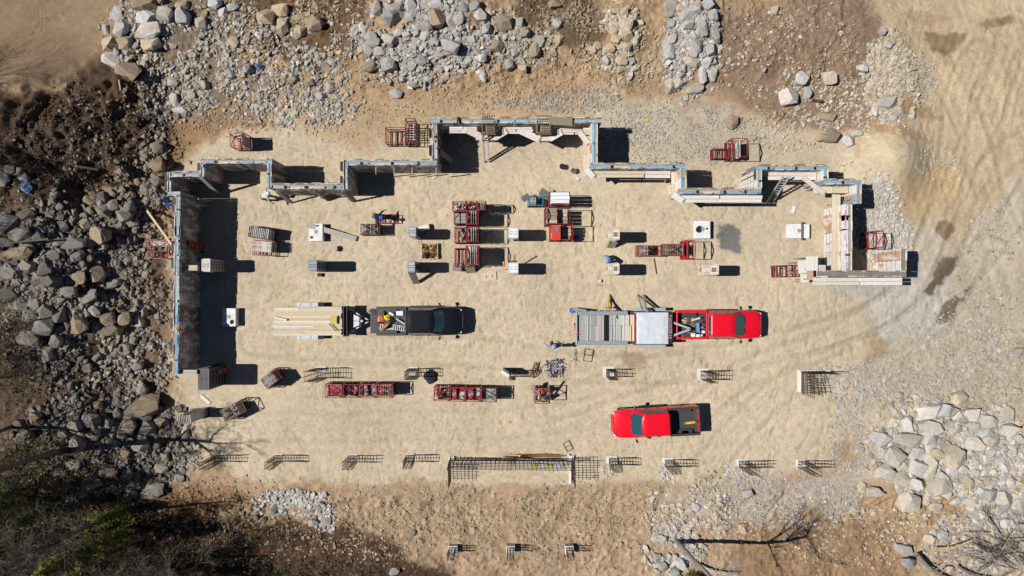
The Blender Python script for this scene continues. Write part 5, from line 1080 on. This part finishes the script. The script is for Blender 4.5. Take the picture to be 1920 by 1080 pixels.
def mat(label, a, b, h, ch, cv, name='rebar_mat', lean=(0, 0)):
    a = Vector(a); b = Vector(b); d = b - a; n = max(2, int(d.length / cv)); t = thing(name, label, 'rebar mat', a)
    m = MB(RB)
    for k in range(n + 1):
        q = d * (k / n); hh = h * rnd.uniform(.92, 1.06); m.tube(q, q + Vector((lean[0] * hh + rnd.uniform(-.04, .04), lean[1] * hh + rnd.uniform(-.04, .04), hh)), .019, n=5)
    m.build('upright_bars', 'rust', t)
    m = MB(RB)
    for k in range(ch): z = h * (k + .6) / ch; lv = Vector((lean[0] * z, lean[1] * z, z)); m.tube(lv - d.normalized() * .1, d + lv + d.normalized() * .15, .017, n=5)
    m.build('cross_bars', 'rust', t)
    return t
mat('long wall rebar mat standing along the lower edge of the pad', P(846, 862), P(1071, 864), 2.5, 7, .26)
mat('second face of the long wall mat, just behind the first', P(850, 858.5), P(1071, 860), 1.5, 5, .3)
mat('end rebar mat at the left end of the long wall mat', P(845, 858), P(846, 897), 2.1, 7, .15)
mat('end rebar mat at the right end of the long wall mat', P(1073, 858), P(1074, 896), 2.1, 7, .15)
mat('short cross rebar mat in the middle of the long wall mat', P(953, 857), P(964, 857), 1.9, 6, .16)
mat('corner rebar mat running along the white L shaped curb', P(1501, 696), P(1503, 736), 2.0, 7, .15)
mat('rebar mat along the upper leg of the white L curb', P(1502, 697), P(1556, 697), 1.4, 5, .3)
mat('leaning brown bars crossing the corner mats', P(1510, 700), P(1520, 734), 1.6, 4, .2, lean=(.1, 0))
def curb(label, boxes, h):
    t = thing('concrete_curb', label, 'curb', P(boxes[0][0], boxes[0][1]))
    for (x0, y0, x1, y1) in boxes:
        a = P(x0, y0); b = P(x1, y1); c = (a + b) / 2; m = MB(D(240, 236, 230)); m.box((c.x - t.location.x, c.y - t.location.y, h / 2 - .05), (abs(a.x - b.x), abs(a.y - b.y), h + .1)); m.build('curb_leg', 'concrete', t, bevel=.015)
curb('white concrete curb under the long wall mat', [(842, 855, 852, 862.5), (853, 862.8, 1066, 866.5), (1067, 853.5, 1076, 862), (1066.5, 867, 1071, 906)], .14)
curb('white L shaped concrete curb under the corner mats', [(1495, 693.5, 1500.8, 735), (1501.2, 693.5, 1556, 696.4)], .16)
plank('white board with yellow marks lying under the long mat', P(985, 871, .06), P(1055, 874, .06), .22, .05, D(206, 208, 214))
for k, x in enumerate((1001, 1030)): plank(('left' if k == 0 else 'right') + ' yellow spacer block under the long wall mat', P(x - 6, 873 + k, .12), P(x + 6, 873 + k, .12), .2, .06, D(214, 196, 60), 'spacer_block', cat='spacer block')

# ---------------------------------------------------------------- loose things on the sand
GB = 'buckets on the sand'
bucket('black bucket on the sand inside the topmost bay', P(1053.5, 313.5), .17, .34, (.03, .03, .03), (.02, .02, .02), group=GB)
bucket('white bucket next to the black one, topmost bay', P(1074, 321.5), .17, .36, D(226, 220, 214), (.12, .06, .06), group=GB)
bucket('white bucket under the strapped plank footing', P(629.5, 466.5), .18, .36, D(230, 222, 216), D(196, 184, 182), group=GB)
bucket('small grey bucket beside the lone grey pier form', P(600, 515.5), .12, .26, D(120, 116, 120), (.05, .04, .04), group=GB)
bucket('blue bucket at the tail corner of the long trailer', P(1071.5, 582), .16, .36, D(74, 130, 220), D(70, 120, 210), group=GB)
t = thing('plastic_drum', 'white plastic drum lying on its side by grey pier form', 'drum', P(796, 427, .2), .25)
m = MB(D(244, 242, 240)); m.lathe([(.1, -.34), (.2, -.32), (.21, -.1), (.2, 0), (.21, .1), (.2, .32), (.1, .34)], n=18); m.v = [(z, x, y) for x, y, z in m.v]; m.build('shell', 'plastic', t, smooth=True)
m = MB(D(210, 208, 204)); m.lathe([(.05, .34), (.05, .38), (.02, .385)], n=10); m.v = [(z, x + .1, y) for x, y, z in m.v]; m.build('cap', 'plastic', t)
def heap(label, cx, cy, w_, d_, n, cols, r0, name, cat, group=None, flat=.12, ln=(.2, .5), mat='rust', rz=0., kids='rod', aligned=False):
    p = P(cx, cy); t = thing(name, label, cat, p, rz, group); rr = random.Random(int(cx + cy))
    for k in range(n):
        m = MB(rr.choice(cols)); an = (rr.choice((PI / 2, PI / 2, 0)) + rr.gauss(0, .3)) if not aligned else rr.gauss(0, .012); l = rr.uniform(*ln) / 2; x, y, z = rr.uniform(-w_, w_) / 2, rr.uniform(-d_, d_) / 2, .04 + flat * rr.random()
        c, s = math.cos(an) * l, math.sin(an) * l; m.bar((x - c, y - s, z), (x + c, y + s, z + rr.uniform(-.03, .05)), r0 * rr.uniform(.6, 1.5), r0); m.build(kids, mat, t)
    return t
t = heap('wooden tray full of rusty bars beside the grey pier forms', 806.5, 471, .85, .75, 60, [D(150, 110, 60), D(110, 80, 50), D(190, 150, 80), D(90, 66, 46), D(170, 124, 70)], .035, 'bar_tray', 'tray', ln=(.25, .5), flat=.2)
m = MB(D(214, 186, 146)); m.box((0, 0, .02), (1.02, 1.0, .03))
for s in (-1, 1): m.box((s * .52, 0, .12), (.04, 1.02, .24)); m.box((0, s * .5, .12), (.98, .04, .24))
m.build('tray_box', 'wood', t)
cloth('dark blue bag sitting in the corner of the bar tray', P(799, 479, .25), .2, [(.02, .03, .05), (.03, .045, .07)], 40, 'bag', 'bag', .25)
heap('heap of grey clamps and rods on the sand', 1039.5, 690, 1.05, .95, 95, [D(190, 182, 180), D(120, 112, 116), D(220, 214, 212), D(80, 74, 80), D(160, 150, 150)], .045, 'clamp_heap', 'clamp heap', ln=(.2, .55), mat='steel', rz=.2, kids='clamp')
cloth('black plastic bundle lying beside the middle rebar cage', P(808, 706, .02), .42, [(.012, .013, .02), (.02, .022, .035), (.03, .032, .05)], 41, 'plastic_bundle', 'plastic bundle', .26)
cloth('crumpled blue plastic in the shade of second cluster', P(1080, 446, .02), .2, [D(70, 86, 140), D(120, 130, 170), D(40, 50, 90)], 42, 'plastic_bag', 'plastic bag', .16)
cloth('blue plastic scrap caught in the upper left spoil', G(50, 352, .05), .34, [D(92, 110, 150), D(60, 80, 120), D(120, 140, 170)], 43, 'plastic_scrap', 'plastic scrap', .2)
cloth('pale blue plastic scrap among lower left rocks', G(64, 775, .1), .2, [D(160, 200, 230), D(130, 170, 210)], 44, 'plastic_scrap', 'plastic scrap', .15)
cloth('blue plastic scrap by rocks left of the sand corner', G(487, 125, .05), .26, [D(100, 110, 140), D(80, 90, 120)], 45, 'plastic_scrap', 'plastic scrap', .16)
cloth('small yellow scrap lying on gravel above the wall', G(1213.5, 225, .02), .09, [D(244, 228, 60)], 46, 'plastic_scrap', 'plastic scrap', .08)
cloth('orange paint flag on sand below the lone cage', G(956, 791, 0), .07, [D(244, 150, 100)], 47, 'marker_flag', 'marker flag', .05)
cloth('orange paint flag on sand above the small white stones', G(562, 897, 0), .07, [D(244, 140, 100)], 48, 'marker_flag', 'marker flag', .05)
crate('small red and white toolbox on the sand', P(1124, 527), (.22, .2, .16), D(196, 90, 90), D(230, 220, 216), .1, 'toolbox', 'toolbox')
plank('orange handled tool lying below the small toolbox', P(1119, 535.5, .03), P(1129, 535, .03), .06, .04, D(196, 120, 90), 'hand_tool', cat='tool')
# tilted white form box
c = P(948, 697, .35); t = thing('form_box', 'tilted white form box casting a long shadow over a rebar cage', 'form box', (c.x, c.y, 0), -.55)
m = MB(D(242, 240, 244)); m.box((0, 0, .75), (.55, .2, 1.5)); 
for q in (.4, .8, 1.2): m.box((0, -.115, q), (.5, .03, .05), col=D(200, 200, 206))
m.build('shell', 'concrete', t)
heap('brown rebar hoops stacked beside the heap of clamps', 1004, 694, .5, .62, 16, [RB, D(120, 86, 50)], .03, 'hoop_stack', 'rebar hoops', ln=(.5, .62), kids='hoop_rod')
heap('bundle of rusty bars laid along the long wall mat', 1010, 854, 2.6, .22, 22, [D(140, 96, 54), D(120, 80, 44), D(160, 116, 70)], .03, 'bar_bundle', 'bar bundle', ln=(1.4, 2.6), kids='bar', flat=.06, aligned=True)
def rect_frame(label, x, y, w_, d_, rz, col, name, cross=1, z=.04):
    p = P(x, y, z); t = thing(name, label, name.replace('_', ' '), p, R(rz)); m = MB(col); c = [(-w_ / 2, -d_ / 2, 0), (w_ / 2, -d_ / 2, 0), (w_ / 2, d_ / 2, 0), (-w_ / 2, d_ / 2, 0)]
    for i in range(4): m.tube(c[i], c[(i + 1) % 4], .022, n=5)
    m.build('outer_rods', 'rust', t); m = MB(col)
    for k in range(cross): y0 = -d_ / 2 + d_ * (k + 1) / (cross + 1); m.tube((-w_ / 2, y0, .02), (w_ / 2, y0, .02), .018, n=5)
    m.build('cross_rods', 'rust', t)
rect_frame('rusty rectangular hoop lying above the long wall mat', 1065, 836.5, .42, .6, 28, D(130, 92, 62), 'rebar_hoop')
rect_frame('dark mesh frame lying below the long trailer', 1103, 666, .55, .8, -8, (.08, .06, .05), 'mesh_frame', 1)
p = P(975, 855, 0); t = thing('marker_post', 'thin post with yellow foot by the bar bundle', 'post', p); m = MB((.06, .05, .04)); m.tube((0, 0, 0), (-.02, .08, 1.0), .03, n=7); m.build('shaft', 'rust', t)
m = MB(D(226, 206, 110)); m.lathe([(.12, 0), (.1, .1), (.04, .14)], n=10); m.build('foot', 'paint', t)
plank('white paper cup like block at the end of bar bundle', P(1063, 853.5, .1), P(1068, 853.5, .1), .12, .12, D(246, 244, 240), 'foam_block', cat='block')
# post, board and reel on the upper side of the long trailer
plank('yellow timber post leaning on the long trailer', P(1142.5, 552, .05), P(1140, 584, 1.0), .09, .09, D(226, 190, 110), 'timber', cat='timber')
plank('tan board leaning on the long trailer beside yellow post', P(1143, 560, .05), P(1155, 597, 1.15), .12, .05, D(216, 190, 156))
t = thing('cable_reel', 'small brass coloured reel hung by the yellow post', 'reel', P(1140, 577, .6), .1)
m = MB(D(226, 176, 70)); m.lathe([(.12, -.14), (.12, -.11), (.05, -.1), (.05, .1), (.12, .11), (.12, .14)], n=14); m.v = [(z, x, y) for x, y, z in m.v]; m.build('drum', 'paint', t)
m = MB((.2, .15, .08)); m.tube((-.2, 0, 0), (.2, 0, 0), .02); m.build('axle', 'steel', t)
ladder('grey stepladder leaning on the upper side of the long trailer', P(1209, 583, 1.6), P(1200, 553, .05), .32, 10, D(170, 168, 168), .05)
ladder('second ladder beside the stepladder, upper side of trailer', P(1212, 584, 1.6), P(1207, 553, .05), .08, 10, D(200, 198, 196), .04)
plank('red fire extinguisher shaped pole leaning on the trailer tail', P(1078, 606, .3), P(1083, 628, 1.0), .16, .14, D(196, 44, 54), 'red_pole', cat='pole')
plank('grey plank leaning on the trailer tail beside the blue bucket', P(1074, 579, .4), P(1100, 584, .95), .2, .05, D(150, 144, 140))
heap('tangle of grey wire lying below the trailer tail', 1079, 672, .2, .8, 9, [D(196, 192, 192), D(170, 168, 170)], .012, 'wire_tangle', 'wire', ln=(.4, .9), mat='steel', flat=.03, kids='wire')
cloth('small blue glove like rag on top of the long wall', P(332.5, 615, 2.95), .12, [D(230, 190, 140), D(200, 160, 110)], 49, 'rag', 'rag', .1)
# ---------------------------------------------------------------- people
def skin_obj(name, pts, edges, radii, mat, col, root=0, parent=None, sub=1):
    me = bpy.data.meshes.new(name); me.from_pydata([tuple(p) for p in pts], edges, []); o = bpy.data.objects.new(name, me); COL.objects.link(o)
    sk = o.modifiers.new('skin', 'SKIN'); sk.use_smooth_shade = True; sv = me.skin_vertices[0].data
    for k, r in enumerate(radii): sv[k].radius = (r, r) if not isinstance(r, tuple) else r
    sv[root].use_root = True
    if sub: s = o.modifiers.new('sub', 'SUBSURF'); s.levels = sub; s.render_levels = sub
    me.materials.append(MATS[mat]); 
    o.color = (*col, 1); o.parent = parent
    return o
def colored(mat, col):
    key = f'{mat}_{tuple(round(c, 3) for c in col)}'
    if key not in MATS:
        m = MATS[mat].copy(); m.name = 'cloth'; N = m.node_tree.nodes; L = m.node_tree.links
        a = [n for n in N if n.type == 'ATTRIBUTE'][0]; rgb = N.new('ShaderNodeRGB'); rgb.outputs[0].default_value = (*col, 1)
        for l in list(a.outputs['Color'].links): L.new(rgb.outputs[0], l.to_socket)
        MATS[key] = m
    return key
def person(label, loc, rz, pose='stand', shirt=(.2, .3, .6), pants=(.05, .06, .1), hat=None, skin=(.42, .24, .16), arms=((.12, .3, -.25), (.12, -.3, -.25))):
    """local +x is the way the person faces"""
    t = thing('person', label, 'person', loc, rz); V3 = Vector
    if pose == 'stand': pel, lean, hips = V3((0, 0, .95)), .08, 0
    elif pose == 'bend': pel, lean, hips = V3((-.12, 0, .88)), 1.0, 0
    else: pel, lean, hips = V3((-.1, 0, .5)), .6, 1                      # crouch
    up = V3((math.sin(lean), 0, math.cos(lean))); ch = pel + up * .38; nk = pel + up * .56; hd = nk + V3((math.sin(lean * .7), 0, math.cos(lean * .7))) * .19
    sh = [nk - up * .05 + V3((0, s * .19, 0)) for s in (1, -1)]; hand = []; elb = []
    for k, s in enumerate((1, -1)):
        d = V3(arms[k]); h = sh[k] + d.normalized() * .50; e = (sh[k] + h) / 2 + V3((-.06, s * .06, -.03)); elb.append(e); hand.append(h)
    hip = [pel + V3((0, s * .1, -.04)) for s in (1, -1)]
    ft = [V3((.02 + .06 * s, s * .13, .07)) for s in (1, -1)]
    kn = [(hip[k] + ft[k]) / 2 + V3((.05 if not hips else .34, 0, 0 if not hips else .14)) for k in range(2)]
    pts = [pel, pel + up * .2, ch, nk, nk + (hd - nk) * .45, hd, hd + (hd - nk).normalized() * .09]; rad = [.11, .11, .12, .06, .055, .085, .06]; ed = [(0, 1), (1, 2), (2, 3), (3, 4), (4, 5), (5, 6)]
    def chain(start, ps, rs):
        prev = start
        for p, r in zip(ps, rs): pts.append(V3(p)); rad.append(r); ed.append((prev, len(pts) - 1)); prev = len(pts) - 1
        return prev
    nose = chain(5, [hd + V3((math.cos(lean * .7), 0, -math.sin(lean * .7))) * .1], [.018])
    for s in (1, -1): chain(5, [hd + V3((0, s * .085, 0))], [.02])      # ears
    for k, s in enumerate((1, -1)):
        e = chain(2, [sh[k], elb[k], hand[k]], [.062, .045, .03]); d = (hand[k] - elb[k]).normalized(); sd_ = d.cross(V3((0, 0, 1))).normalized() if abs(d.z) < .95 else V3((0, 1, 0)); pm = chain(e, [hand[k] + d * .06], [.036])
        for q in range(4): b = hand[k] + d * .085 + sd_ * (q - 1.5) * .021; L = (.066, .076, .07, .055)[q]; chain(pm, [b, b + d * L * .5 + V3((0, 0, -.008)), b + d * L * .85 + V3((0, 0, -.028))], [.0095, .0085, .0075])
        chain(e, [hand[k] + d * .03 - sd_ * .045, hand[k] + d * .075 - sd_ * .055], [.011, .009])
        chain(0, [hip[k], kn[k], ft[k]], [.085, .06, .04])
        chain(len(pts) - 1, [ft[k] + V3((.13, 0, -.04))], [.035])
    skin_obj('body', pts, ed, rad, colored('skin', skin), skin, 0, t)
    for k in range(2):
        p_ = [pel + V3((0, 0, .04)), hip[k], kn[k], ft[k] + V3((0, 0, .05))]; skin_obj('trouser_leg', p_, [(0, 1), (1, 2), (2, 3)], [.125, .105, .08, .068], colored('fabric', pants), pants, 0, t)
        m = MB((.06, .045, .03)); f = ft[k]; m.box((f.x + .05, f.y, .05), (.29, .1, .09)); m.box((f.x - .02, f.y, .12), (.12, .1, .1)); m.build('boot', 'rubber', t, bevel=.025)
    sp = [pel + up * .05, pel + up * .22, ch, nk - up * .03, sh[0], elb[0], sh[0].lerp(hand[0], .8), sh[1], elb[1], sh[1].lerp(hand[1], .8)]
    skin_obj('shirt', sp, [(0, 1), (1, 2), (2, 3), (2, 4), (4, 5), (5, 6), (2, 7), (7, 8), (8, 9)], [.14, .14, .155, .085, .085, .062, .05, .085, .062, .05], colored('fabric', shirt), shirt, 0, t)
    q = (hd - nk).normalized().to_track_quat('Z', 'Y').to_matrix(); m = MB(hat or (.03, .02, .015)); n = 16
    prof = [(.172 if hat else .108, .0), (.125 if hat else .112, .02), (.122, .07), (.1, .12), (.06, .155), (.015, .168)]
    m.lathe(prof, n=n); m.v = [tuple(hd + q @ (Vector(v) + Vector((.015 if hat else -.01, 0, .0)))) for v in m.v]; m.build('hard_hat' if hat else 'hair', 'plastic' if hat else 'fabric', t, smooth=True)
    m = MB((.02, .015, .012))
    fw = V3((math.cos(lean * .7), 0, -math.sin(lean * .7)))
    for s in (1, -1): m.box(hd + fw * .085 + V3((0, s * .032, 0)) + up * .01, (.014, .022, .012))
    m.box(hd + fw * .082 - up * .055, (.014, .05, .01), col=(.25, .08, .07)); m.build('eyes_and_mouth', 'matte', t)
    return t
person('person in white hat and pale shirt stooping at the plank brace', P(503, 372), R(15), 'bend', D(214, 214, 222), D(120, 110, 100), D(244, 244, 244))
person('person in blue shirt standing outside the long wall', P(326.5, 383), R(20), 'stand', D(70, 130, 214), D(60, 60, 80), None, arms=((.5, .1, -.2), (.5, -.1, -.2)))
person('person in a blue hard hat working over the red sled frame', P(709, 407.5), R(-20), 'bend', (.012, .013, .018), (.02, .02, .025), D(52, 116, 220))
person('person in light blue shirt crouching beside the cream pier form', P(1143, 487), R(200), 'crouch', D(110, 150, 214), D(110, 120, 140), D(130, 160, 216), arms=((.3, .3, -.6), (.3, -.3, -.6)))
person('person in grey blue shirt walking behind the long trailer', P(1037, 647.5), R(90), 'stand', D(130, 150, 178), (.03, .03, .035), D(140, 170, 214), arms=((.2, .5, -.35), (.3, -.5, -.3)))

# ---------------------------------------------------------------- trees, shrubs and brush
def grow(m, p, d, ln, r, depth, rr, col, twig=.008, up=.15, spread=.55, tips=None):
    n = 3 if depth else 2; q = Vector(p); dv = Vector(d).normalized(); seg = ln / n
    for k in range(n):
        nd = (dv + Vector((rr.gauss(0, .12), rr.gauss(0, .12), rr.gauss(0, .1) + up * .25))).normalized(); e = q + nd * seg; r1 = max(twig, r * (1 - .22 * (k + 1) / n * 1.4))
        m.tube(q, e, r, r1, n=7 if r > .06 else 4 if r > .02 else 3, col=tuple(c * rr.uniform(.85, 1.15) for c in col), cap=False)
        if depth > 0:
            for _ in range(2 if depth > 1 else 3):
                if k == 0 and rr.random() < .6 and depth > 2: continue
                az = rr.uniform(0, 2 * PI); side = nd.cross(Vector((math.cos(az), math.sin(az), .2))).normalized(); bd = (nd * (1 - spread) + side * spread + Vector((0, 0, up))).normalized()
                grow(m, q.lerp(e, rr.uniform(.3, 1)), bd, ln * rr.uniform(.42, .62), max(twig, r1 * rr.uniform(.4, .6)), depth - 1, rr, col, twig, up, spread, tips)
        elif tips is not None: tips.append(e)
        q, dv, r = e, nd, r1
BARK = D(112, 102, 94)
def bare_tree(label, px, py, h, lean=(0, 0), r=.16, depth=4, seed=0, tf=.62, col=BARK, group='bare trees at the edge of the site'):
    p = G(px, py, -.1); t = thing('bare_tree', label, 'tree', p, 0, group); rr = random.Random(seed); m = MB(col); q = Vector((0, 0, 0)); d = Vector((lean[0], lean[1], 1)).normalized(); n = 6; pts = [q]; rs = [r]
    for k in range(n):
        d = (d + Vector((rr.gauss(0, .07), rr.gauss(0, .07), .05))).normalized(); e = q + d * h * tf / n; r1 = r * (1 - .5 * (k + 1) / n); m.tube(q, e, rs[-1], r1, n=9, cap=False); q = e; pts.append(q); rs.append(r1)
    m.build('trunk', 'bark', t, smooth=True)
    m = MB(col)
    for k in range(2 if tf < .7 else 4, n + 1):
        for _ in range(2 if k < n else 3):
            az = rr.uniform(0, 2 * PI); grow(m, pts[k], (math.cos(az) * .8 + lean[0] * .5, math.sin(az) * .8 + lean[1] * .5, .75), h * rr.uniform(.2, .34) * (1.3 - tf) * 1.45, rs[k] * .55, depth - 1, rr, col, .006)
    m.build('crown', 'bark', t)
    return t
bare_tree('bare tree leaning out from the boulder slope, lower left', 113, 846, 9.5, (-.03, .0), .2, 4, 1, tf=.74)
bare_tree('bare tree near the left edge above the boulder slope', 22, 800, 8.0, (-.1, 0), .13, 3, 2)
bare_tree('bare tree at the sand edge, left of the leftmost cage', 236, 957, 8.5, (-.06, -.08), .13, 3, 3, tf=.74)
bare_tree('bare tree among the shrubs in the lower left corner', 120, 1010, 8.5, (-.05, 0), .15, 3, 4)
bare_tree('bare tree at the bottom edge right of the green pine', 310, 1016, 7.5, (-.1, -.15), .12, 4, 5)
bare_tree('bare tree with a grey trunk at bottom, right of middle', 1266, 1013, 12.5, (.13, .09), .17, 3, 6, tf=.78, col=D(150, 142, 136))
bare_tree('bare sapling left of the green pine in the corner', 40, 930, 7.0, (-.1, -.05), .1, 3, 7)
for k, (x, y, h) in enumerate(((-110, 420, 10), (-190, 520, 12), (-90, 610, 9), (-160, 700, 12), (-80, 300, 9), (-230, 330, 13), (-60, 890, 9), (-130, 960, 11), (-190, 180, 12))):
    p = Vector(((x - 960) * M(1), (540 - y) * M(1), hz((x - 960) * M(1), (540 - y) * M(1)) - .1))
    pr = bare_tree('bare tree of the wood just left of the site', x, y, h, (0, 0), .16, 4, 30 + k, group='bare wood left of the site') if k < 3 else None
    if pr is None:
        src = TR[k % 3]; o = inst(src, p, (0, 0, k * 1.3)); o.scale = (h / 10,) * 3
        for ch in [c for c in COL.objects if c.parent == src]: c2 = inst(ch, ch.location, ch.rotation_euler, ch.scale, o)
    else:
        pr.location = p; TR = (TR if k else []) + [pr]
def pine(label, px, py, h, lean, seed, cols, rad=1.5, n=3600):
    p = G(px, py, -.1); t = thing('pine_tree', label, 'tree', p, 0, 'green pines in the lower left corner'); rr = random.Random(seed); m = MB(D(96, 80, 66)); ax = Vector((lean[0], lean[1], 1)); m.tube((0, 0, 0), ax * h, .14, .02, n=8)
    limbs = []
    for k in range(46):
        f = .12 + .86 * k / 46; b = ax * h * f; az = k * 2.4 + rr.uniform(-.4, .4); ln = rad * (1.08 - f) * rr.uniform(.7, 1.15); e = b + Vector((math.cos(az) * ln, math.sin(az) * ln, ln * .18)); limbs.append((b, e)); m.tube(b, e, .03 * (1.1 - f), .008, n=4, cap=False)
    m.build('trunk', 'bark', t); m = MB(cols[0])
    for _ in range(n):
        b, e = rr.choice(limbs); u = rr.uniform(.25, 1.08); c = b.lerp(e, u) + Vector((rr.gauss(0, .1), rr.gauss(0, .1), rr.gauss(0, .07))); az = rr.uniform(0, 2 * PI); dv = Vector((math.cos(az), math.sin(az), rr.uniform(-.1, .8))).normalized() * rr.uniform(.10, .22); sd_ = dv.cross(Vector((rr.random(), rr.random(), rr.random()))).normalized() * rr.uniform(.018, .035)
        col = rr.choice(cols); m.add([c - sd_, c + sd_, c + dv + sd_ * .3, c + dv - sd_ * .3], [(0, 1, 2, 3)], tuple(q * rr.uniform(.7, 1.25) for q in col))
    m.build('crown', 'leaf', t)
GRN = [(.15, .17, .03), (.21, .21, .035), (.10, .13, .025), (.26, .25, .045)]
GRD = [(.06, .085, .028), (.085, .11, .034), (.045, .065, .022), (.12, .13, .04)]
pine('yellow green pine leaning out over the lower left corner', 232, 986, 8.0, (-.05, -.02), 3, GRN, 1.9, 7000)
pine('smaller yellow green pine tip just above the larger one', 240, 952, 3.2, (-.1, .05), 4, GRN, .75, 1500)
pine('dark green pine right of the bare trunk, lower left', 135, 938, 5.0, (-.1, 0), 5, GRD, 1.2, 2600)
pine('dark green pine at the left edge, below the slope', 55, 912, 6.0, (-.05, .0), 6, GRD, 1.3, 2600)
pine('dark green pine at the bottom left corner', 75, 1000, 6.0, (0, 0), 7, GRD, 1.4, 2600)
pine('dark pine whose shadow falls over the brown bank', 330, 1062, 5.5, (0, -.05), 8, GRD, 1.5, 3000)
pine('dark bushy pine standing at the bottom edge', 420, 1095, 5.0, (0, -.05), 9, GRD, 1.5, 3000)
pine('dark bushy pine at the bottom edge, further right', 520, 1105, 5.0, (0, -.05), 10, GRD, 1.4, 3000)
pine('tall dark pine near the bottom edge left of the yellow green pine', 120, 1062, 6.0, (-.03, -.03), 21, GRD, 1.5, 3200)
pine('slender dark pine below the yellow green pine', 262, 1050, 6.0, (-.03, -.05), 22, GRD, 1.2, 2600)
bare_tree('bare tree with dark trunk behind the yellow green pine', 178, 975, 8.5, (-.05, -.05), .13, 4, 23)
bare_tree('bare tree in the extreme bottom left corner', 62, 1050, 9.0, (-.05, -.05), .14, 4, 24)
bare_tree('bare tree left of the brown bank at the bottom', 395, 1040, 7.0, (-.1, -.15), .1, 4, 25)
pine('green pine bush beside the grey trunk at the bottom', 1290, 1085, 1.6, (0, 0), 11, GRN, .8, 1200)
def brush(label, zones, name, cat, cols, seed, hmax=.9, leaves=None):
    rr = random.Random(seed); m = MB(cols[0])
    for (cx, cy, rx, ry, n) in zones:
        for _ in range(n):
            u, v = cx + rx * rr.gauss(0, .45), cy + ry * rr.gauss(0, .45); p = G(u, v); az = rr.uniform(0, 2 * PI); el = rr.uniform(.15, 1.2); ln = rr.uniform(.3, hmax * 1.6); d = Vector((math.cos(az) * math.cos(el), math.sin(az) * math.cos(el), math.sin(el))); c = rr.choice(cols); r = rr.uniform(.006, .016)
            q = p + d * ln; m.tube(p, q, r, r * .5, n=3, col=c, cap=False)
            for _k in range(3): b = p.lerp(q, rr.uniform(.3, 1)); e = b + Vector((rr.gauss(0, .2), rr.gauss(0, .2), rr.uniform(0, .25))); m.tube(b, e, r * .5, r * .3, n=3, col=c, cap=False)
            if leaves and rr.random() < .5:
                for _k in range(8): b = q + Vector((rr.gauss(0, .15), rr.gauss(0, .15), rr.gauss(0, .1))); s1 = Vector((rr.gauss(0, .04), rr.gauss(0, .04), .01)); s2 = Vector((rr.gauss(0, .04), rr.gauss(0, .04), .03)); m.add([b - s1, b + s2, b + s1, b - s2], [(0, 1, 2, 3)], rr.choice(leaves))
    o = m.build(name, 'leaf'); tag(o, label, cat, None, 'stuff')
brush('dead twigs and low green scrub on the forest floor, lower left', [(120, 960, 150, 110, 1500), (60, 870, 70, 60, 420), (330, 1040, 160, 50, 700), (560, 1070, 160, 25, 300), (40, 700, 40, 90, 160), (30, 600, 30, 60, 80)], 'undergrowth', 'undergrowth', [D(120, 100, 84), D(150, 130, 112), D(90, 74, 62), D(170, 154, 140)], 5, .8, [(.06, .075, .02), (.09, .10, .025), (.16, .08, .04), (.13, .07, .04)])
brush('fallen brown leaves and litter under the trees, lower left', [(140, 980, 170, 90, 500), (380, 960, 130, 40, 160)], 'fallen_leaves', 'leaf litter', [D(120, 84, 56)], 6, .12, [(.16, .085, .045), (.22, .12, .06), (.12, .06, .035), (.2, .13, .08)])
# brush pile and logs at the lower right
rr = random.Random(12); t = thing('brush_pile', 'pile of grey dead branches in the lower right corner', 'brush pile', G(1880, 1030)); o0 = Vector(t.location)
for k in range(52):
    p = G(1890 + rr.gauss(0, 40), 1030 + rr.gauss(0, 26), rr.uniform(.05, .7)) - o0; az = PI + rr.gauss(-.35, .45); ln = rr.uniform(.8, 3.0); m = MB(rr.choice([D(150, 136, 126), D(120, 106, 100), D(176, 160, 148), D(100, 86, 82)]))
    grow(m, p, (math.cos(az), math.sin(az), rr.uniform(-.05, .25)), ln, rr.uniform(.015, .045), 1, rr, m.col, .005, .02, .4); m.build('branch', 'bark', t)
def log(label, a, b, r, col, name='log'):
    a = Vector(a); b = Vector(b); m = MB(col); n = 7; rr = random.Random(int(a.x * 10)); q = a; side = (b - a).cross(Vector((0, 0, 1))).normalized()
    for k in range(n):
        e = a.lerp(b, (k + 1) / n) + side * math.sin((k + 1) / n * PI) * (b - a).length * .07; m.tube(q, e, r * (1 - .5 * k / n), r * (1 - .5 * (k + 1) / n), n=8, cap=k in (0, n - 1)); q = e
    for k in range(4): f = rr.uniform(.3, .9); p = a.lerp(b, f); m.tube(p, p + side * rr.uniform(-.4, .4) + Vector((0, 0, .2)), r * .3, r * .1, n=5)
    return tag(m.build(name, 'bark', smooth=True), label, name)
log('grey fallen log right of the pale rubble at the bottom', G(1712, 1036, .5), G(1775, 1085, .7), .16, D(150, 138, 130))
log('yellow debarked log lying in the lower right rubble', G(1752, 1026, .3), G(1812, 1008, .5), .13, D(206, 176, 130))
log('white dead limb lying beside the grey trunk', G(1304, 1052, .3), G(1376, 1072, .6), .09, D(206, 200, 196))
log('grey dead limb below the brush pile corner', G(1790, 1058, .4), G(1850, 1080, .5), .1, D(140, 126, 120))
log('dark dead limb lying on the shaded lower left slope', G(60, 900, .5), G(105, 870, .5), .1, D(150, 130, 110))
log('pale dead limb on the forest floor near the pine', G(250, 1062, .2), G(268, 1035, .3), .05, D(190, 170, 150))
log('dark root stump sticking out of the upper right spoil', G(1522, 188, .1), G(1540, 192, .35), .1, D(90, 70, 52), 'root')
log('thin brown root lying in the upper right spoil', G(1458, 226, .1), G(1470, 212, .15), .07, D(176, 140, 100), 'root')
